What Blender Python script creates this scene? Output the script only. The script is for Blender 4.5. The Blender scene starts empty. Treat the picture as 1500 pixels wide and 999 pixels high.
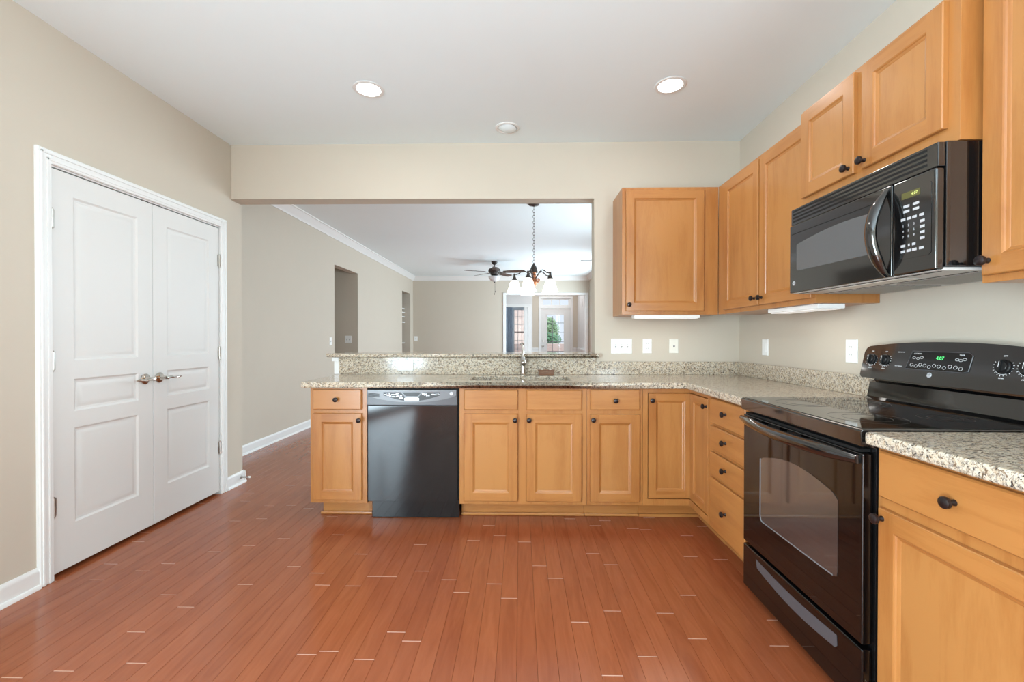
import bpy, bmesh, math, random
from mathutils import Vector, Matrix
random.seed(7)
S = bpy.context.scene
C = S.collection
PI = math.pi

# ------------------------------------------------------------------ camera
XL, XR, YB, HC = -3.426, .616, .605, 2.75      # left wall, right wall, back wall, kitchen ceiling
cam_d = bpy.data.cameras.new('camera')
cam = bpy.data.objects.new('camera', cam_d); C.objects.link(cam)
cam_d.sensor_width = 36.0
cam_d.lens = 36.0 * 641.52 / 1500.0
cam_d.clip_start = 0.05; cam_d.clip_end = 200
yaw, pitch, roll = 0.02, -0.0067, 0.0004
F = Vector((-math.sin(yaw)*math.cos(pitch), math.cos(yaw)*math.cos(pitch), math.sin(pitch)))
R = Vector((math.cos(yaw), math.sin(yaw), 0)); U = R.cross(F)
R2 = R*math.cos(roll) + U*math.sin(roll); U2 = -R*math.sin(roll) + U*math.cos(roll)
M = Matrix((R2, U2, -F)).transposed().to_4x4()
M.translation = Vector((-1.1002, -2.8694, 1.2052))
cam.matrix_world = M
S.camera = cam

# ------------------------------------------------------------------ light, world, exposure
S.view_settings.view_transform = 'Standard'
S.view_settings.look = 'None'
S.view_settings.gamma = 1.0
S.view_settings.use_curve_mapping = False
S.view_settings.exposure = 0.17
S.cycles.max_bounces = 10
S.cycles.diffuse_bounces = 6
S.cycles.glossy_bounces = 5
S.cycles.transparent_max_bounces = 12
S.cycles.sample_clamp_indirect = 6.0
S.cycles.caustics_reflective = False
S.cycles.caustics_refractive = False

W = bpy.data.worlds.new('world'); S.world = W; W.use_nodes = True
bg = W.node_tree.nodes['Background']
bg.inputs[0].default_value = (0.86, 0.93, 1.0, 1); bg.inputs[1].default_value = 0.95

def area(name, loc, direction, sx, sy, power, col=(1, 1, 1), shape='RECTANGLE', spread=PI):
    l = bpy.data.lights.new(name, 'AREA'); l.shape = shape; l.size = sx; l.size_y = sy
    l.energy = power; l.color = col; l.spread = spread
    o = bpy.data.objects.new(name, l); C.objects.link(o)
    o.location = loc; o.rotation_euler = Vector(direction).to_track_quat('-Z', 'Y').to_euler()
    return o
DAY = (0.735, 0.92, 1.03)
area('daylight_patio', (XL-.06, -4.45, 1.12), (1, .3, .24), 1.6, 2.1, 335, DAY)
area('daylight_rear', (XR+.06, -4.3, 1.55), (-1, .25, .5), 1.5, 1.3, 165, DAY)
area('daylight_nook', (0.80, 2.6, 1.45), (-1, 0, -.1), 2.4, 1.9, 76, DAY)
area('daylight_lounge', (0.80, 6.9, 1.3), (-1, 0, -.1), 2.4, 2.3, 160, DAY)
area('study_fill', (-2.55, 11.3, 1.6), (1, 0, 0), 1.2, 1.3, 24, DAY)  # unseen fill light added inside the study, no window in that wall
area('foyer_fill', (-.1, 9.6, 2.79), (0, 0, -1), 1, 1, 12, (.95, .97, 1))  # unseen fill light added to brighten the foyer, no fixture there
sun_d = bpy.data.lights.new('sun', 'SUN'); sun_d.energy = 2.2; sun_d.angle = .02; sun_d.color = (1, .95, .88)
sun = bpy.data.objects.new('sun', sun_d); C.objects.link(sun)
sun.rotation_euler = Vector((-.25, 1.0, -2.1)).to_track_quat('-Z', 'Y').to_euler()

# ------------------------------------------------------------------ materials
def lin(c):
    return tuple((x/255/12.92 if x/255 <= .04045 else ((x/255+.055)/1.055)**2.4) for x in c)
def newmat(name):
    m = bpy.data.materials.new(name); m.use_nodes = True
    nt = m.node_tree; b = nt.nodes['Principled BSDF']
    return m, nt, b
def setp(b, **k):
    for key, v in k.items():
        b.inputs[key.replace('_', ' ')].default_value = v
def plain(name, c, rough=.5, metal=0, coat=0, var=.04, scale=6, bump=0, spec=.5, bscale=300):
    """one colour with a faint procedural mottling"""
    m, nt, b = newmat(name); N = nt.nodes.new; L = nt.links.new
    tc = N('ShaderNodeTexCoord'); n = N('ShaderNodeTexNoise')
    n.inputs['Scale'].default_value = scale; n.inputs['Detail'].default_value = 3
    L(tc.outputs['Object'], n.inputs['Vector'])
    mx = N('ShaderNodeMix'); mx.data_type = 'RGBA'
    a = lin(c)
    mx.inputs[6].default_value = (*[max(0, x*(1-var)) for x in a], 1)
    mx.inputs[7].default_value = (*[min(1, x*(1+var)) for x in a], 1)
    L(n.outputs['Fac'], mx.inputs[0]); L(mx.outputs[2], b.inputs['Base Color'])
    setp(b, Roughness=rough, Metallic=metal, Coat_Weight=coat, Specular_IOR_Level=spec)
    if coat: setp(b, Coat_Roughness=.08)
    if bump:
        n2 = N('ShaderNodeTexNoise'); n2.inputs['Scale'].default_value = bscale
        L(tc.outputs['Object'], n2.inputs['Vector'])
        bp = N('ShaderNodeBump'); bp.inputs['Strength'].default_value = bump; bp.inputs['Distance'].default_value = .002
        L(n2.outputs['Fac'], bp.inputs['Height']); L(bp.outputs[0], b.inputs['Normal'])
    return m
def emit(name, c, strength, base=(.8, .8, .8)):
    m, nt, b = newmat(name)
    setp(b, Base_Color=(*base, 1), Emission_Color=(*c, 1), Emission_Strength=strength, Roughness=.4)
    return m
def wood(name, cols, stretch, rough=.33, coat=.25, scale=1.0):
    m, nt, b = newmat(name); N = nt.nodes.new; L = nt.links.new
    tc = N('ShaderNodeTexCoord'); oi = N('ShaderNodeObjectInfo')
    ad = N('ShaderNodeVectorMath'); ad.operation = 'ADD'
    sc = N('ShaderNodeVectorMath'); sc.operation = 'SCALE'; sc.inputs[3].default_value = 9
    cx = N('ShaderNodeCombineXYZ')
    for i in range(3): L(oi.outputs['Random'], cx.inputs[i])
    L(cx.outputs[0], sc.inputs[0])
    L(tc.outputs['Object'], ad.inputs[0]); L(sc.outputs[0], ad.inputs[1])
    mp = N('ShaderNodeMapping'); mp.inputs['Scale'].default_value = [s*scale for s in stretch]
    L(ad.outputs[0], mp.inputs['Vector'])
    n1 = N('ShaderNodeTexNoise'); n1.inputs['Scale'].default_value = 3.2; n1.inputs['Detail'].default_value = 5; n1.inputs['Distortion'].default_value = .8
    n2 = N('ShaderNodeTexNoise'); n2.inputs['Scale'].default_value = 40; n2.inputs['Detail'].default_value = 3
    L(mp.outputs[0], n1.inputs['Vector']); L(mp.outputs[0], n2.inputs['Vector'])
    n3 = N('ShaderNodeTexNoise'); n3.inputs['Scale'].default_value = 2.5; L(ad.outputs[0], n3.inputs['Vector'])
    a1 = N('ShaderNodeMath'); a1.operation = 'MULTIPLY_ADD'; a1.inputs[1].default_value = .25
    L(n2.outputs['Fac'], a1.inputs[0]); L(n1.outputs['Fac'], a1.inputs[2])
    a2 = N('ShaderNodeMath'); a2.operation = 'MULTIPLY_ADD'; a2.inputs[1].default_value = .6
    L(n3.outputs['Fac'], a2.inputs[0]); L(a1.outputs[0], a2.inputs[2])
    r = N('ShaderNodeValToRGB'); e = r.color_ramp.elements
    e[0].position = .55; e[1].position = 1.3 if False else 1.0
    e[0].color = (*lin(cols[0]), 1); e[1].color = (*lin(cols[1]), 1)
    L(a2.outputs[0], r.inputs[0]); L(r.outputs[0], b.inputs['Base Color'])
    setp(b, Roughness=rough, Coat_Weight=coat, Coat_Roughness=.2)
    return m

def granite_mat():
    m, nt, b = newmat('granite'); N = nt.nodes.new; L = nt.links.new
    g = N('ShaderNodeNewGeometry')
    mp = N('ShaderNodeMapping'); mp.inputs['Rotation'].default_value = (.5, .4, .6); mp.inputs['Scale'].default_value = (1.3, 1.9, 1.5)
    L(g.outputs['Position'], mp.inputs['Vector'])
    def noise(scale, det, rough, dist=0):
        n = N('ShaderNodeTexNoise'); n.inputs['Scale'].default_value = scale; n.inputs['Detail'].default_value = det
        n.inputs['Roughness'].default_value = rough; n.inputs['Distortion'].default_value = dist
        L(mp.outputs[0], n.inputs['Vector']); return n
    def ramp(src, stops):
        r = N('ShaderNodeValToRGB'); e = r.color_ramp.elements
        e[0].position, e[1].position = stops[0][0], stops[1][0]
        e[0].color = (*stops[0][1], 1); e[1].color = (*stops[1][1], 1)
        for p_, c in stops[2:]: q = e.new(p_); q.color = (*c, 1)
        L(src, r.inputs[0]); return r
    def mix(f, a_, b_):
        x = N('ShaderNodeMix'); x.data_type = 'RGBA'; L(f, x.inputs[0])
        for k, q in ((6, a_), (7, b_)):
            if isinstance(q, tuple): x.inputs[k].default_value = (*q, 1)
            else: L(q, x.inputs[k])
        return x.outputs[2]
    base = ramp(noise(42, 5, .65, .6).outputs['Fac'], [(.30, lin((168, 146, 120))), (.42, lin((198, 181, 157))), (.54, lin((212, 201, 182))), (.66, lin((186, 180, 168))), (.78, lin((218, 212, 200)))])
    w0, w1 = (0, 0, 0), (1, 1, 1)
    br = ramp(noise(60, 4, .7, .8).outputs['Fac'], [(.395, w1), (.445, w0)])
    gy = ramp(noise(48, 4, .7, .5).outputs['Color'], [(.42, w1), (.48, w0)])
    bk = ramp(noise(85, 4, .75, .9).outputs['Fac'], [(.405, w1), (.44, w0)])
    c = mix(gy.outputs[0], base.outputs[0], lin((150, 140, 130)))
    c = mix(br.outputs[0], c, lin((124, 102, 82)))
    c = mix(bk.outputs[0], c, lin((52, 46, 44)))
    L(c, b.inputs['Base Color'])
    setp(b, Roughness=.12, Specular_IOR_Level=.35)
    return m

def floor_mat(name, tint=1.0):
    m, nt, b = newmat(name); N = nt.nodes.new; L = nt.links.new
    g = N('ShaderNodeNewGeometry'); tc = N('ShaderNodeTexCoord')
    cx = N('ShaderNodeCombineXYZ')
    mu = N('ShaderNodeMath'); mu.operation = 'MULTIPLY'; mu.inputs[1].default_value = 37
    L(g.outputs['Random Per Island'], mu.inputs[0])
    L(mu.outputs[0], cx.inputs[0]); L(mu.outputs[0], cx.inputs[2])
    ad = N('ShaderNodeVectorMath'); L(tc.outputs['Object'], ad.inputs[0]); L(cx.outputs[0], ad.inputs[1])
    mp = N('ShaderNodeMapping'); mp.inputs['Scale'].default_value = (9, 1.0, 9); L(ad.outputs[0], mp.inputs['Vector'])
    n = N('ShaderNodeTexNoise'); n.inputs['Scale'].default_value = 3; n.inputs['Detail'].default_value = 6; n.inputs['Distortion'].default_value = 1.5
    L(mp.outputs[0], n.inputs['Vector'])
    ma = N('ShaderNodeMath'); ma.operation = 'MULTIPLY_ADD'; ma.inputs[1].default_value = .30
    L(g.outputs['Random Per Island'], ma.inputs[0]); L(n.outputs['Fac'], ma.inputs[2])
    r = N('ShaderNodeValToRGB'); e = r.color_ramp.elements
    e[0].position = .35; e[1].position = 1.0
    e[0].color = (*lin((140, 73, 43)), 1); e[1].color = (*lin((161, 91, 57)), 1)
    L(ma.outputs[0], r.inputs[0]); L(r.outputs[0], b.inputs['Base Color'])
    n2 = N('ShaderNodeTexNoise'); n2.inputs['Scale'].default_value = 8; L(mp.outputs[0], n2.inputs['Vector'])
    bp = N('ShaderNodeBump'); bp.inputs['Strength'].default_value = .06; bp.inputs['Distance'].default_value = .003
    L(n2.outputs['Fac'], bp.inputs['Height']); L(bp.outputs[0], b.inputs['Normal'])
    setp(b, Roughness=.19, Specular_IOR_Level=.55)
    return m

def thin_glass(name, tint=(.95, .97, 1), refl=.08):
    m = bpy.data.materials.new(name); m.use_nodes = True; nt = m.node_tree
    nt.nodes.remove(nt.nodes['Principled BSDF'])
    N = nt.nodes.new; L = nt.links.new
    t = N('ShaderNodeBsdfTransparent'); t.inputs[0].default_value = (*tint, 1)
    gl = N('ShaderNodeBsdfGlossy'); gl.inputs['Roughness'].default_value = .02
    f = N('ShaderNodeFresnel'); mx = N('ShaderNodeMixShader')
    L(f.outputs[0], mx.inputs[0]); L(t.outputs[0], mx.inputs[1]); L(gl.outputs[0], mx.inputs[2])
    L(mx.outputs[0], nt.nodes['Material Output'].inputs[0])
    return m

def brick_mat():
    m, nt, b = newmat('pale_brick'); N = nt.nodes.new; L = nt.links.new
    tc = N('ShaderNodeTexCoord'); mp = N('ShaderNodeMapping'); mp.inputs['Rotation'].default_value = (PI/2, 0, 0)
    t = N('ShaderNodeTexBrick'); t.inputs['Scale'].default_value = 4.5
    t.inputs['Color1'].default_value = (*lin((232, 208, 198)), 1); t.inputs['Color2'].default_value = (*lin((238, 220, 212)), 1)
    t.inputs['Mortar'].default_value = (*lin((236, 228, 220)), 1)
    L(tc.outputs['Object'], mp.inputs[0]); L(mp.outputs[0], t.inputs['Vector']); L(t.outputs['Color'], b.inputs['Base Color'])
    setp(b, Roughness=.9)
    return m

MT = dict(
    wall=plain('greige_wall_paint', (196, 186, 171), .75, var=.015, bump=.05),
    wallgrey=plain('grey_white_wall_paint', (214, 212, 210), .75, var=.015),
    ceil=plain('ceiling_paint', (230, 240, 243), .85, var=.01, bump=.05),
    trim=plain('white_trim_paint', (226, 226, 224), .38, var=.01),
    door=plain('white_door_paint', (216, 215, 212), .5, var=.01, bump=.04, bscale=120),
    wood=wood('maple_vertical', ((152, 92, 42), (175, 118, 63)), (6, 6, .55)),
    woodh=wood('maple_horizontal', ((152, 92, 42), (175, 118, 63)), (.55, .55, 6)),
    woodp=wood('maple_panel', ((156, 97, 46), (177, 122, 67)), (4, 4, .6)),
    granite=granite_mat(),
    floor=floor_mat('cherry_floor_boards'),
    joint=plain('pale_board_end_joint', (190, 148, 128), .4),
    under=plain('dark_floor_gap', (46, 24, 16), .8),
    black=plain('black_gloss_enamel', (20, 19, 19), .07, coat=.6, var=.02, spec=.9),
    blackglass=plain('black_ceramic_glass', (10, 9, 9), .035, var=.02, spec=.5, coat=.15),
    ovenwin=plain('smoky_oven_window', (56, 52, 50), .05, var=.05, spec=1.0, coat=1),
    darkmat=plain('black_satin_plastic', (22, 22, 23), .35),
    void=plain('black_recess', (5, 5, 5), .7),
    dwdoor=plain('black_dishwasher_front', (24, 24, 26), .08, var=.03, spec=.42),
    greyp=plain('charcoal_plastic', (80, 80, 84), .3),
    greyl=plain('mid_grey_plastic', (112, 113, 117), .28),
    mwin=plain('grey_mesh_window', (92, 91, 91), .22, var=.03),
    silver=plain('silver_print', (205, 206, 210), .35, metal=.3),
    steel=plain('brushed_steel', (196, 196, 196), .28, metal=1),
    chrome=plain('polished_nickel', (205, 200, 192), .12, metal=1),
    hinge=plain('satin_nickel', (185, 180, 174), .28, metal=1),
    bronze=plain('oil_rubbed_bronze', (44, 36, 36), .32, metal=.55, coat=.2),
    fanbr=plain('weathered_bronze', (66, 58, 54), .45, metal=.4),
    copper=plain('antique_copper', (176, 116, 84), .3, metal=.8, var=.25, scale=60),
    blade=wood('dark_walnut_blade', ((58, 44, 36), (84, 64, 52)), (1, 8, 8)),
    plate=plain('white_plastic_plate', (236, 236, 234), .35),
    plateiv=plain('ivory_plastic_plate', (230, 228, 218), .35),
    slot=plain('grey_slot', (120, 120, 118), .5),
    mark=plain('white_dial_print', (225, 225, 225), .5),
    ringp=plain('faint_burner_print', (40, 36, 34), .3),
    brown=plain('brown_bakelite_block', (112, 74, 48), .35, var=.2, scale=40),
    filt=plain('grey_mesh_filter', (150, 148, 144), .45, metal=.4, var=.4, scale=260),
    alu=plain('light_grey_metal', (205, 205, 204), .35, metal=.2),
    slate=plain('slate_blue_wall', (112, 120, 138), .7),
    curtain=plain('blue_grey_drape', (176, 182, 192), .9),
    leaf=plain('green_foliage', (112, 160, 124), .7, var=.35, scale=30),
    leaf2=plain('light_green_foliage', (158, 190, 150), .7, var=.3, scale=12),
    ground=plain('pale_concrete', (216, 206, 196), .9, var=.06),
    brick=brick_mat(),
    glass=thin_glass('window_glass'),
    lamp=emit('recessed_lamp', (1, .97, .92), 9.0),
    shade=emit('lit_frosted_shade', (1, .95, .87), 1.25, (.9, .88, .82)),
    strip=emit('strip_diffuser_added_glow', (1, .98, .94), .35),  # low glow added to the white plastic strips
    bowl=plain('frosted_bowl_glass', (222, 224, 226), .3),
    green=emit('green_digits', (.1, 1, .25), 1.6, (.02, .05, .02)),
    amber=emit('yellow_green_digits', (.75, .85, .25), 1.3, (.05, .05, .02)),
    amberbg=emit('olive_display', (.2, .18, .03), .35, (.05, .05, .02)),
)

# ------------------------------------------------------------------ mesh helpers
class B:
    def __init__(s): s.bm = bmesh.new(); s.mi = 0
    def f(s, vs, mi=None):
        try:
            fc = s.bm.faces.new(vs); fc.material_index = s.mi if mi is None else mi; return fc
        except ValueError: return None
    def v(s, p): return s.bm.verts.new(p)
    def poly(s, pts, mi=None): return s.f([s.v(p) for p in pts], mi)
    def box(s, x0, x1, y0, y1, z0, z1, bev=0, seg=2):
        x0, x1 = sorted((x0, x1)); y0, y1 = sorted((y0, y1)); z0, z1 = sorted((z0, z1))
        v = [s.v((x, y, z)) for z in (z0, z1) for y in (y0, y1) for x in (x0, x1)]
        fs = [s.f([v[i] for i in q]) for q in ((0,2,3,1),(4,5,7,6),(0,1,5,4),(2,6,7,3),(0,4,6,2),(1,3,7,5))]
        if bev: s.bevel({e for fc in fs for e in fc.edges}, bev, seg)
        return s
    def bevel(s, edges, w, seg=2):
        mi = s.mi
        r = bmesh.ops.bevel(s.bm, geom=list(edges), offset=w, segments=seg, affect='EDGES', profile=.5)
        for fc in r['faces']: fc.material_index = mi
    def prism(s, pts, vec, bev=0, seg=2):
        """pts: 3-D outline, extruded along vec"""
        vec = Vector(vec)
        a = [s.v(p) for p in pts]; b = [s.v(Vector(p)+vec) for p in pts]
        fs = [s.f(a[::-1]), s.f(b)]; n = len(a)
        for i in range(n): fs.append(s.f([a[i], a[(i+1) % n], b[(i+1) % n], b[i]]))
        if bev:
            ed = [e for e in fs[1].edges] + [e for e in fs[0].edges]
            s.bevel(set(ed), bev, seg)
        return s
    def lathe(s, prof, c, axis=(0, 0, 1), seg=20, sq=None):
        """prof: [(r,h)] along axis from c"""
        ax = Vector(axis).normalized()
        t = Vector((0, 0, 1)) if abs(ax.z) < .9 else Vector((1, 0, 0))
        u = ax.cross(t).normalized(); w = ax.cross(u); c = Vector(c)
        rings = []
        for r, h in prof:
            if r < 1e-6: rings.append([s.v(c+ax*h)])
            else: rings.append([s.v(c+ax*h+(u*math.cos(2*PI*i/seg)*(sq or 1)+w*math.sin(2*PI*i/seg))*r) for i in range(seg)])
        for a, b in zip(rings, rings[1:]):
            for i in range(seg):
                j = (i+1) % seg
                if len(a) == 1 and len(b) == 1: continue
                if len(a) == 1: s.f([a[0], b[i], b[j]])
                elif len(b) == 1: s.f([a[i], b[0], a[j]])
                else: s.f([a[i], b[i], b[j], a[j]])
        if len(rings[0]) > 1: s.f(rings[0])
        if len(rings[-1]) > 1: s.f(rings[-1][::-1])
        return s
    def tube(s, pts, r, seg=10, closed=False, flat=None):
        pts = [Vector(p) for p in pts]; n = len(pts)
        rs = r if isinstance(r, (list, tuple)) else [r]*n
        rings = []; up = None
        for i, p in enumerate(pts):
            if closed: d = pts[(i+1) % n]-pts[i-1]
            else: d = pts[min(i+1, n-1)]-pts[max(i-1, 0)]
            d.normalize()
            if up is None:
                up = Vector((0, 0, 1)) if abs(d.z) < .9 else Vector((1, 0, 0))
            x = d.cross(up).normalized(); y = x.cross(d).normalized(); up = y
            rings.append([s.v(p+(x*math.cos(2*PI*k/seg)*(flat or 1)+y*math.sin(2*PI*k/seg))*rs[i]) for k in range(seg)])
        m = n if closed else n-1
        for i in range(m):
            a, b = rings[i], rings[(i+1) % n]
            for k in range(seg):
                j = (k+1) % seg; s.f([a[k], a[j], b[j], b[k]])
        if not closed: s.f(rings[0][::-1]); s.f(rings[-1])
        return s
    def slab(s, xs, ys, inside, z0, z1, bev=.006):
        top = {}; bot = {}
        def gv(d, i, j, z):
            if (i, j) not in d: d[(i, j)] = s.v((xs[i], ys[j], z))
            return d[(i, j)]
        cells = {(i, j) for i in range(len(xs)-1) for j in range(len(ys)-1) if inside((xs[i]+xs[i+1])/2, (ys[j]+ys[j+1])/2)}
        ed = []
        for i, j in cells:
            s.f([gv(top, i, j, z1), gv(top, i+1, j, z1), gv(top, i+1, j+1, z1), gv(top, i, j+1, z1)])
            s.f([gv(bot, i, j, z0), gv(bot, i, j+1, z0), gv(bot, i+1, j+1, z0), gv(bot, i+1, j, z0)])
            for (di, dj), (p, q) in {(0, -1): ((i, j), (i+1, j)), (1, 0): ((i+1, j), (i+1, j+1)), (0, 1): ((i+1, j+1), (i, j+1)), (-1, 0): ((i, j+1), (i, j))}.items():
                if (i+di, j+dj) not in cells:
                    fc = s.f([gv(bot, *p, z0), gv(bot, *q, z0), gv(top, *q, z1), gv(top, *p, z1)])
                    ed.append((top[p], top[q])); ed.append((bot[p], bot[q]))
        if bev:
            es = [s.bm.edges.get(e) for e in ed]
            s.bevel({e for e in es if e}, bev, 3)
        return s
    def front(s, P, a0, a1, z0, z1, w0, w1, panels=(), rings=(), e=.003, mh=None, mp=None):
        """slab lying on plane P(a,z,w), thickness w0..w1, with recessed / raised panels"""
        mv = s.mi; mh = mv if mh is None else mh; mp = mv if mp is None else mp
        def rect(A0, A1, Z0, Z1, w): return [(A0, Z0, w), (A1, Z0, w), (A1, Z1, w), (A0, Z1, w)]
        def loop(ra, rb, mis):
            for i in range(4):
                j = (i+1) % 4
                s.poly([P(*ra[i]), P(*ra[j]), P(*rb[j]), P(*rb[i])], mis[i % 2])
        b0 = rect(a0, a1, z0, z1, w0); b1 = rect(a0, a1, z0, z1, w1-e); b2 = rect(a0+e, a1-e, z0+e, z1-e, w1)
        s.poly([P(*q) for q in b0], mv)
        A0, A1, Z0, Z1 = a0+e, a1-e, z0+e, z1-e
        loop(b0, b1, (mh, mv))
        if not panels:
            loop(b1, b2, (mh, mv)); s.poly([P(*q) for q in b2], mv); return s
        pa0, pa1 = panels[0][0], panels[0][1]
        zb = [z for p in sorted(panels, key=lambda t: t[2]) for z in (p[2], p[3])]
        for i, Zc in ((0, Z0), (2, Z1)):
            j = i+1; mids = (pa0, pa1) if i == 2 else (pa1, pa0)
            s.poly([P(*b1[i]), P(*b1[j]), P(*b2[j])]+[P(m_, Zc, w1) for m_ in mids]+[P(*b2[i])], mh)
        for i in (1, 3): s.poly([P(*b1[i]), P(*b1[(i+1) % 4]), P(*b2[(i+1) % 4]), P(*b2[i])], mv)
        s.poly([P(A0, Z0, w1), P(pa0, Z0, w1)]+[P(pa0, z, w1) for z in zb]+[P(pa0, Z1, w1), P(A0, Z1, w1)], mv)
        s.poly([P(A1, Z1, w1), P(pa1, Z1, w1)]+[P(pa1, z, w1) for z in zb[::-1]]+[P(pa1, Z0, w1), P(A1, Z0, w1)], mv)
        zs = Z0
        for (_, _, q0, q1) in sorted(panels, key=lambda t: t[2]):
            s.poly([P(*q) for q in rect(pa0, pa1, zs, q0, w1)], mh); zs = q1
            prev = rect(pa0, pa1, q0, q1, w1)
            for ins, h in rings:
                cur = rect(pa0+ins, pa1-ins, q0+ins, q1-ins, w1+h)
                loop(prev, cur, (mh, mv)); prev = cur
            s.poly([P(*q) for q in prev], mp)
        s.poly([P(*q) for q in rect(pa0, pa1, zs, Z1, w1)], mh)
        return s

def org(parent):
    while parent is not None and parent.parent is not None: parent = parent.parent
    return Vector(parent.location) if parent is not None else Vector((0, 0, 0))
def obj(name, b, mats, parent=None, merge=True, sharp=35):
    bm = b.bm if isinstance(b, B) else b
    if merge: bmesh.ops.remove_doubles(bm, verts=bm.verts, dist=1e-5)
    bmesh.ops.recalc_face_normals(bm, faces=bm.faces)
    o_ = org(parent)
    if parent is not None: bmesh.ops.translate(bm, verts=bm.verts, vec=-o_)
    me = bpy.data.meshes.new(name); bm.to_mesh(me); bm.free()
    for m in (mats if isinstance(mats, (list, tuple)) else [mats]): me.materials.append(MT[m])
    me.polygons.foreach_set('use_smooth', [True]*len(me.polygons))
    me.set_sharp_from_angle(angle=math.radians(sharp))
    o = bpy.data.objects.new(name, me); C.objects.link(o)
    if merge:
        wn = o.modifiers.new('weighted_normal', 'WEIGHTED_NORMAL'); wn.mode = 'FACE_AREA'; wn.weight = 100; wn.keep_sharp = True
    if parent is not None: o.parent = parent
    return o
def tag(o, label=None, cat=None, group=None, kind=None):
    if label: o['label'] = label
    if cat: o['category'] = cat
    if group: o['group'] = group
    if kind: o['kind'] = kind
    return o
def thing(name, label, cat, loc, group=None, kind=None):
    o = bpy.data.objects.new(name, None); C.objects.link(o); o.location = loc; o.empty_display_size = .05
    return tag(o, label, cat, group, kind)
def struct(name, b, mats, label, cat, **k):
    return tag(obj(name, b, mats, **k), label, cat, kind='structure')
def text(name, s_, size, origin, u, v, mat, parent, depth=.0006, align='CENTER'):
    cu = bpy.data.curves.new('t', 'FONT'); cu.body = s_; cu.size = size; cu.align_x = align; cu.align_y = 'CENTER'
    cu.extrude = depth; cu.resolution_u = 3
    t = bpy.data.objects.new('t', cu); C.objects.link(t)
    dg = bpy.context.evaluated_depsgraph_get(); dg.update()
    me = bpy.data.meshes.new_from_object(t.evaluated_get(dg))
    u = Vector(u).normalized(); v = Vector(v).normalized(); w = u.cross(v); o_ = org(parent)
    for q in me.vertices:
        q.co = Vector(origin)+u*q.co.x+v*q.co.y+w*q.co.z-o_
    bpy.data.objects.remove(t); bpy.data.curves.remove(cu)
    me.name = name; me.materials.clear(); me.materials.append(MT[mat])
    o = bpy.data.objects.new(name, me); C.objects.link(o); o.parent = parent
    return o
def PB(y): return lambda a, z, w: (a, y-w, z)       # faces the camera (-Y)
def PR(x): return lambda a, z, w: (x-w, a, z)       # faces -X
def PL(x): return lambda a, z, w: (x+w, a, z)       # faces +X
def arc(n, f): return [f(i/n) for i in range(n+1)]

# ------------------------------------------------------------------ room constants
YB2 = .735                                     # rear side of the back wall / header
XV, HV, YV = -3.958, 2.83, 8.70                # living room: left wall, ceiling, far wall
XVR = .70                                      # living room right wall
YN = -5.6                                      # wall behind the camera
CT0, CT1 = .878, .919                          # counter slab

# ------------------------------------------------------------------ floor
fb = B()
x = -4.62; bw = .0762
while x < 1.0:
    y = YN - random.random()*.9
    while y < 13.2:
        ln = random.choice((.5, .7, .9, 1.1, 1.3, 1.6))*random.uniform(.9, 1.1)
        y1 = min(y+ln, 13.4)
        a, c, z, d = .0007, .0017, 0, -.0018
        X0, X1 = x, x+bw
        top = [(X0+a, y+c, z), (X1-a, y+c, z), (X1-a, y1-c, z), (X0+a, y1-c, z)]
        bot = [(X0, y, d), (X1, y, d), (X1, y1, d), (X0, y1, d)]
        T = [fb.v(p) for p in top]; Q = [fb.v(p) for p in bot]
        fb.f(T, 0)
        for i in range(4):
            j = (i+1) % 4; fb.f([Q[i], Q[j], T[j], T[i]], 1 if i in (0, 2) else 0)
        y = y1
    x += bw
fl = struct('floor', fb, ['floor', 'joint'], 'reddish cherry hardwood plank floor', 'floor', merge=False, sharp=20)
struct('floor_underlay', B().box(-6, 1.2, YN-.2, 13.4, -.12, -.0024), 'under', 'dark underside below the floor planks', 'floor')

# ------------------------------------------------------------------ shell: kitchen
OY0, OY1, OZ = -.755, .475, 2.065              # closet opening
wl = B()
wl.box(XV, XL, YN, -5.3, 0, HC); wl.box(XV, XL, -5.3, -3.6, 2.2, HC); wl.box(XV, XL, -3.6, OY0, 0, HC); wl.box(XV, XL, OY1, .74, 0, HV+.1); wl.box(XV, XL, OY0, OY1, OZ, HC); wl.box(XV, XV+.05, OY0, OY1, 0, OZ)
struct('wall_left', wl, 'wall', 'greige left kitchen wall holding the white double doors', 'wall')
JX = -.516
wb = B()
wb.prism([(x_, YB, z_) for x_, z_ in ((XL, 2.312), (JX, 2.312), (JX, 0), (XR+.15, 0), (XR+.15, HV+.1), (XL, HV+.1))], (0, YB2-YB, 0), .006)
struct('wall_back', wb, 'wall', 'greige back wall with the wide header over the pass-through', 'wall')
wb = B(); wb.box(XR, XR+.15, YN, -5.1, 0, HC); wb.box(XR, XR+.15, -5.1, -3.5, 0, .85); wb.box(XR, XR+.15, -5.1, -3.5, 2.25, HC); wb.box(XR, XR+.15, -3.5, YB, 0, HC)
struct('wall_right', wb, 'wall', 'greige right wall behind the range and microwave', 'wall')
struct('wall_rear', B().box(XV, XR+.15, YN-.15, YN, 0, HC), 'wall', 'greige wall behind the viewpoint', 'wall')
wf = B()
for y0, y1, z0, z1 in ((-5.2, -5.1, .75, 2.35), (-3.5, -3.4, .75, 2.35), (-5.2, -3.4, 2.25, 2.35), (-5.2, -3.4, .75, .85), (-4.32, -4.28, .85, 2.25)): wf.box(XR-.02, XR+.03, y0, y1, z0, z1)
struct('window_1', wf, 'trim', 'white window frame on the right wall behind the viewpoint', 'window')
pf = B()
for y0, y1, z0, z1 in ((-5.4, -5.3, 0, 2.3), (-3.6, -3.5, 0, 2.3), (-5.4, -3.5, 2.2, 2.3), (-4.52, -4.38, 0, 2.2)): pf.box(XL-.03, XL+.02, y0, y1, z0, z1)
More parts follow.
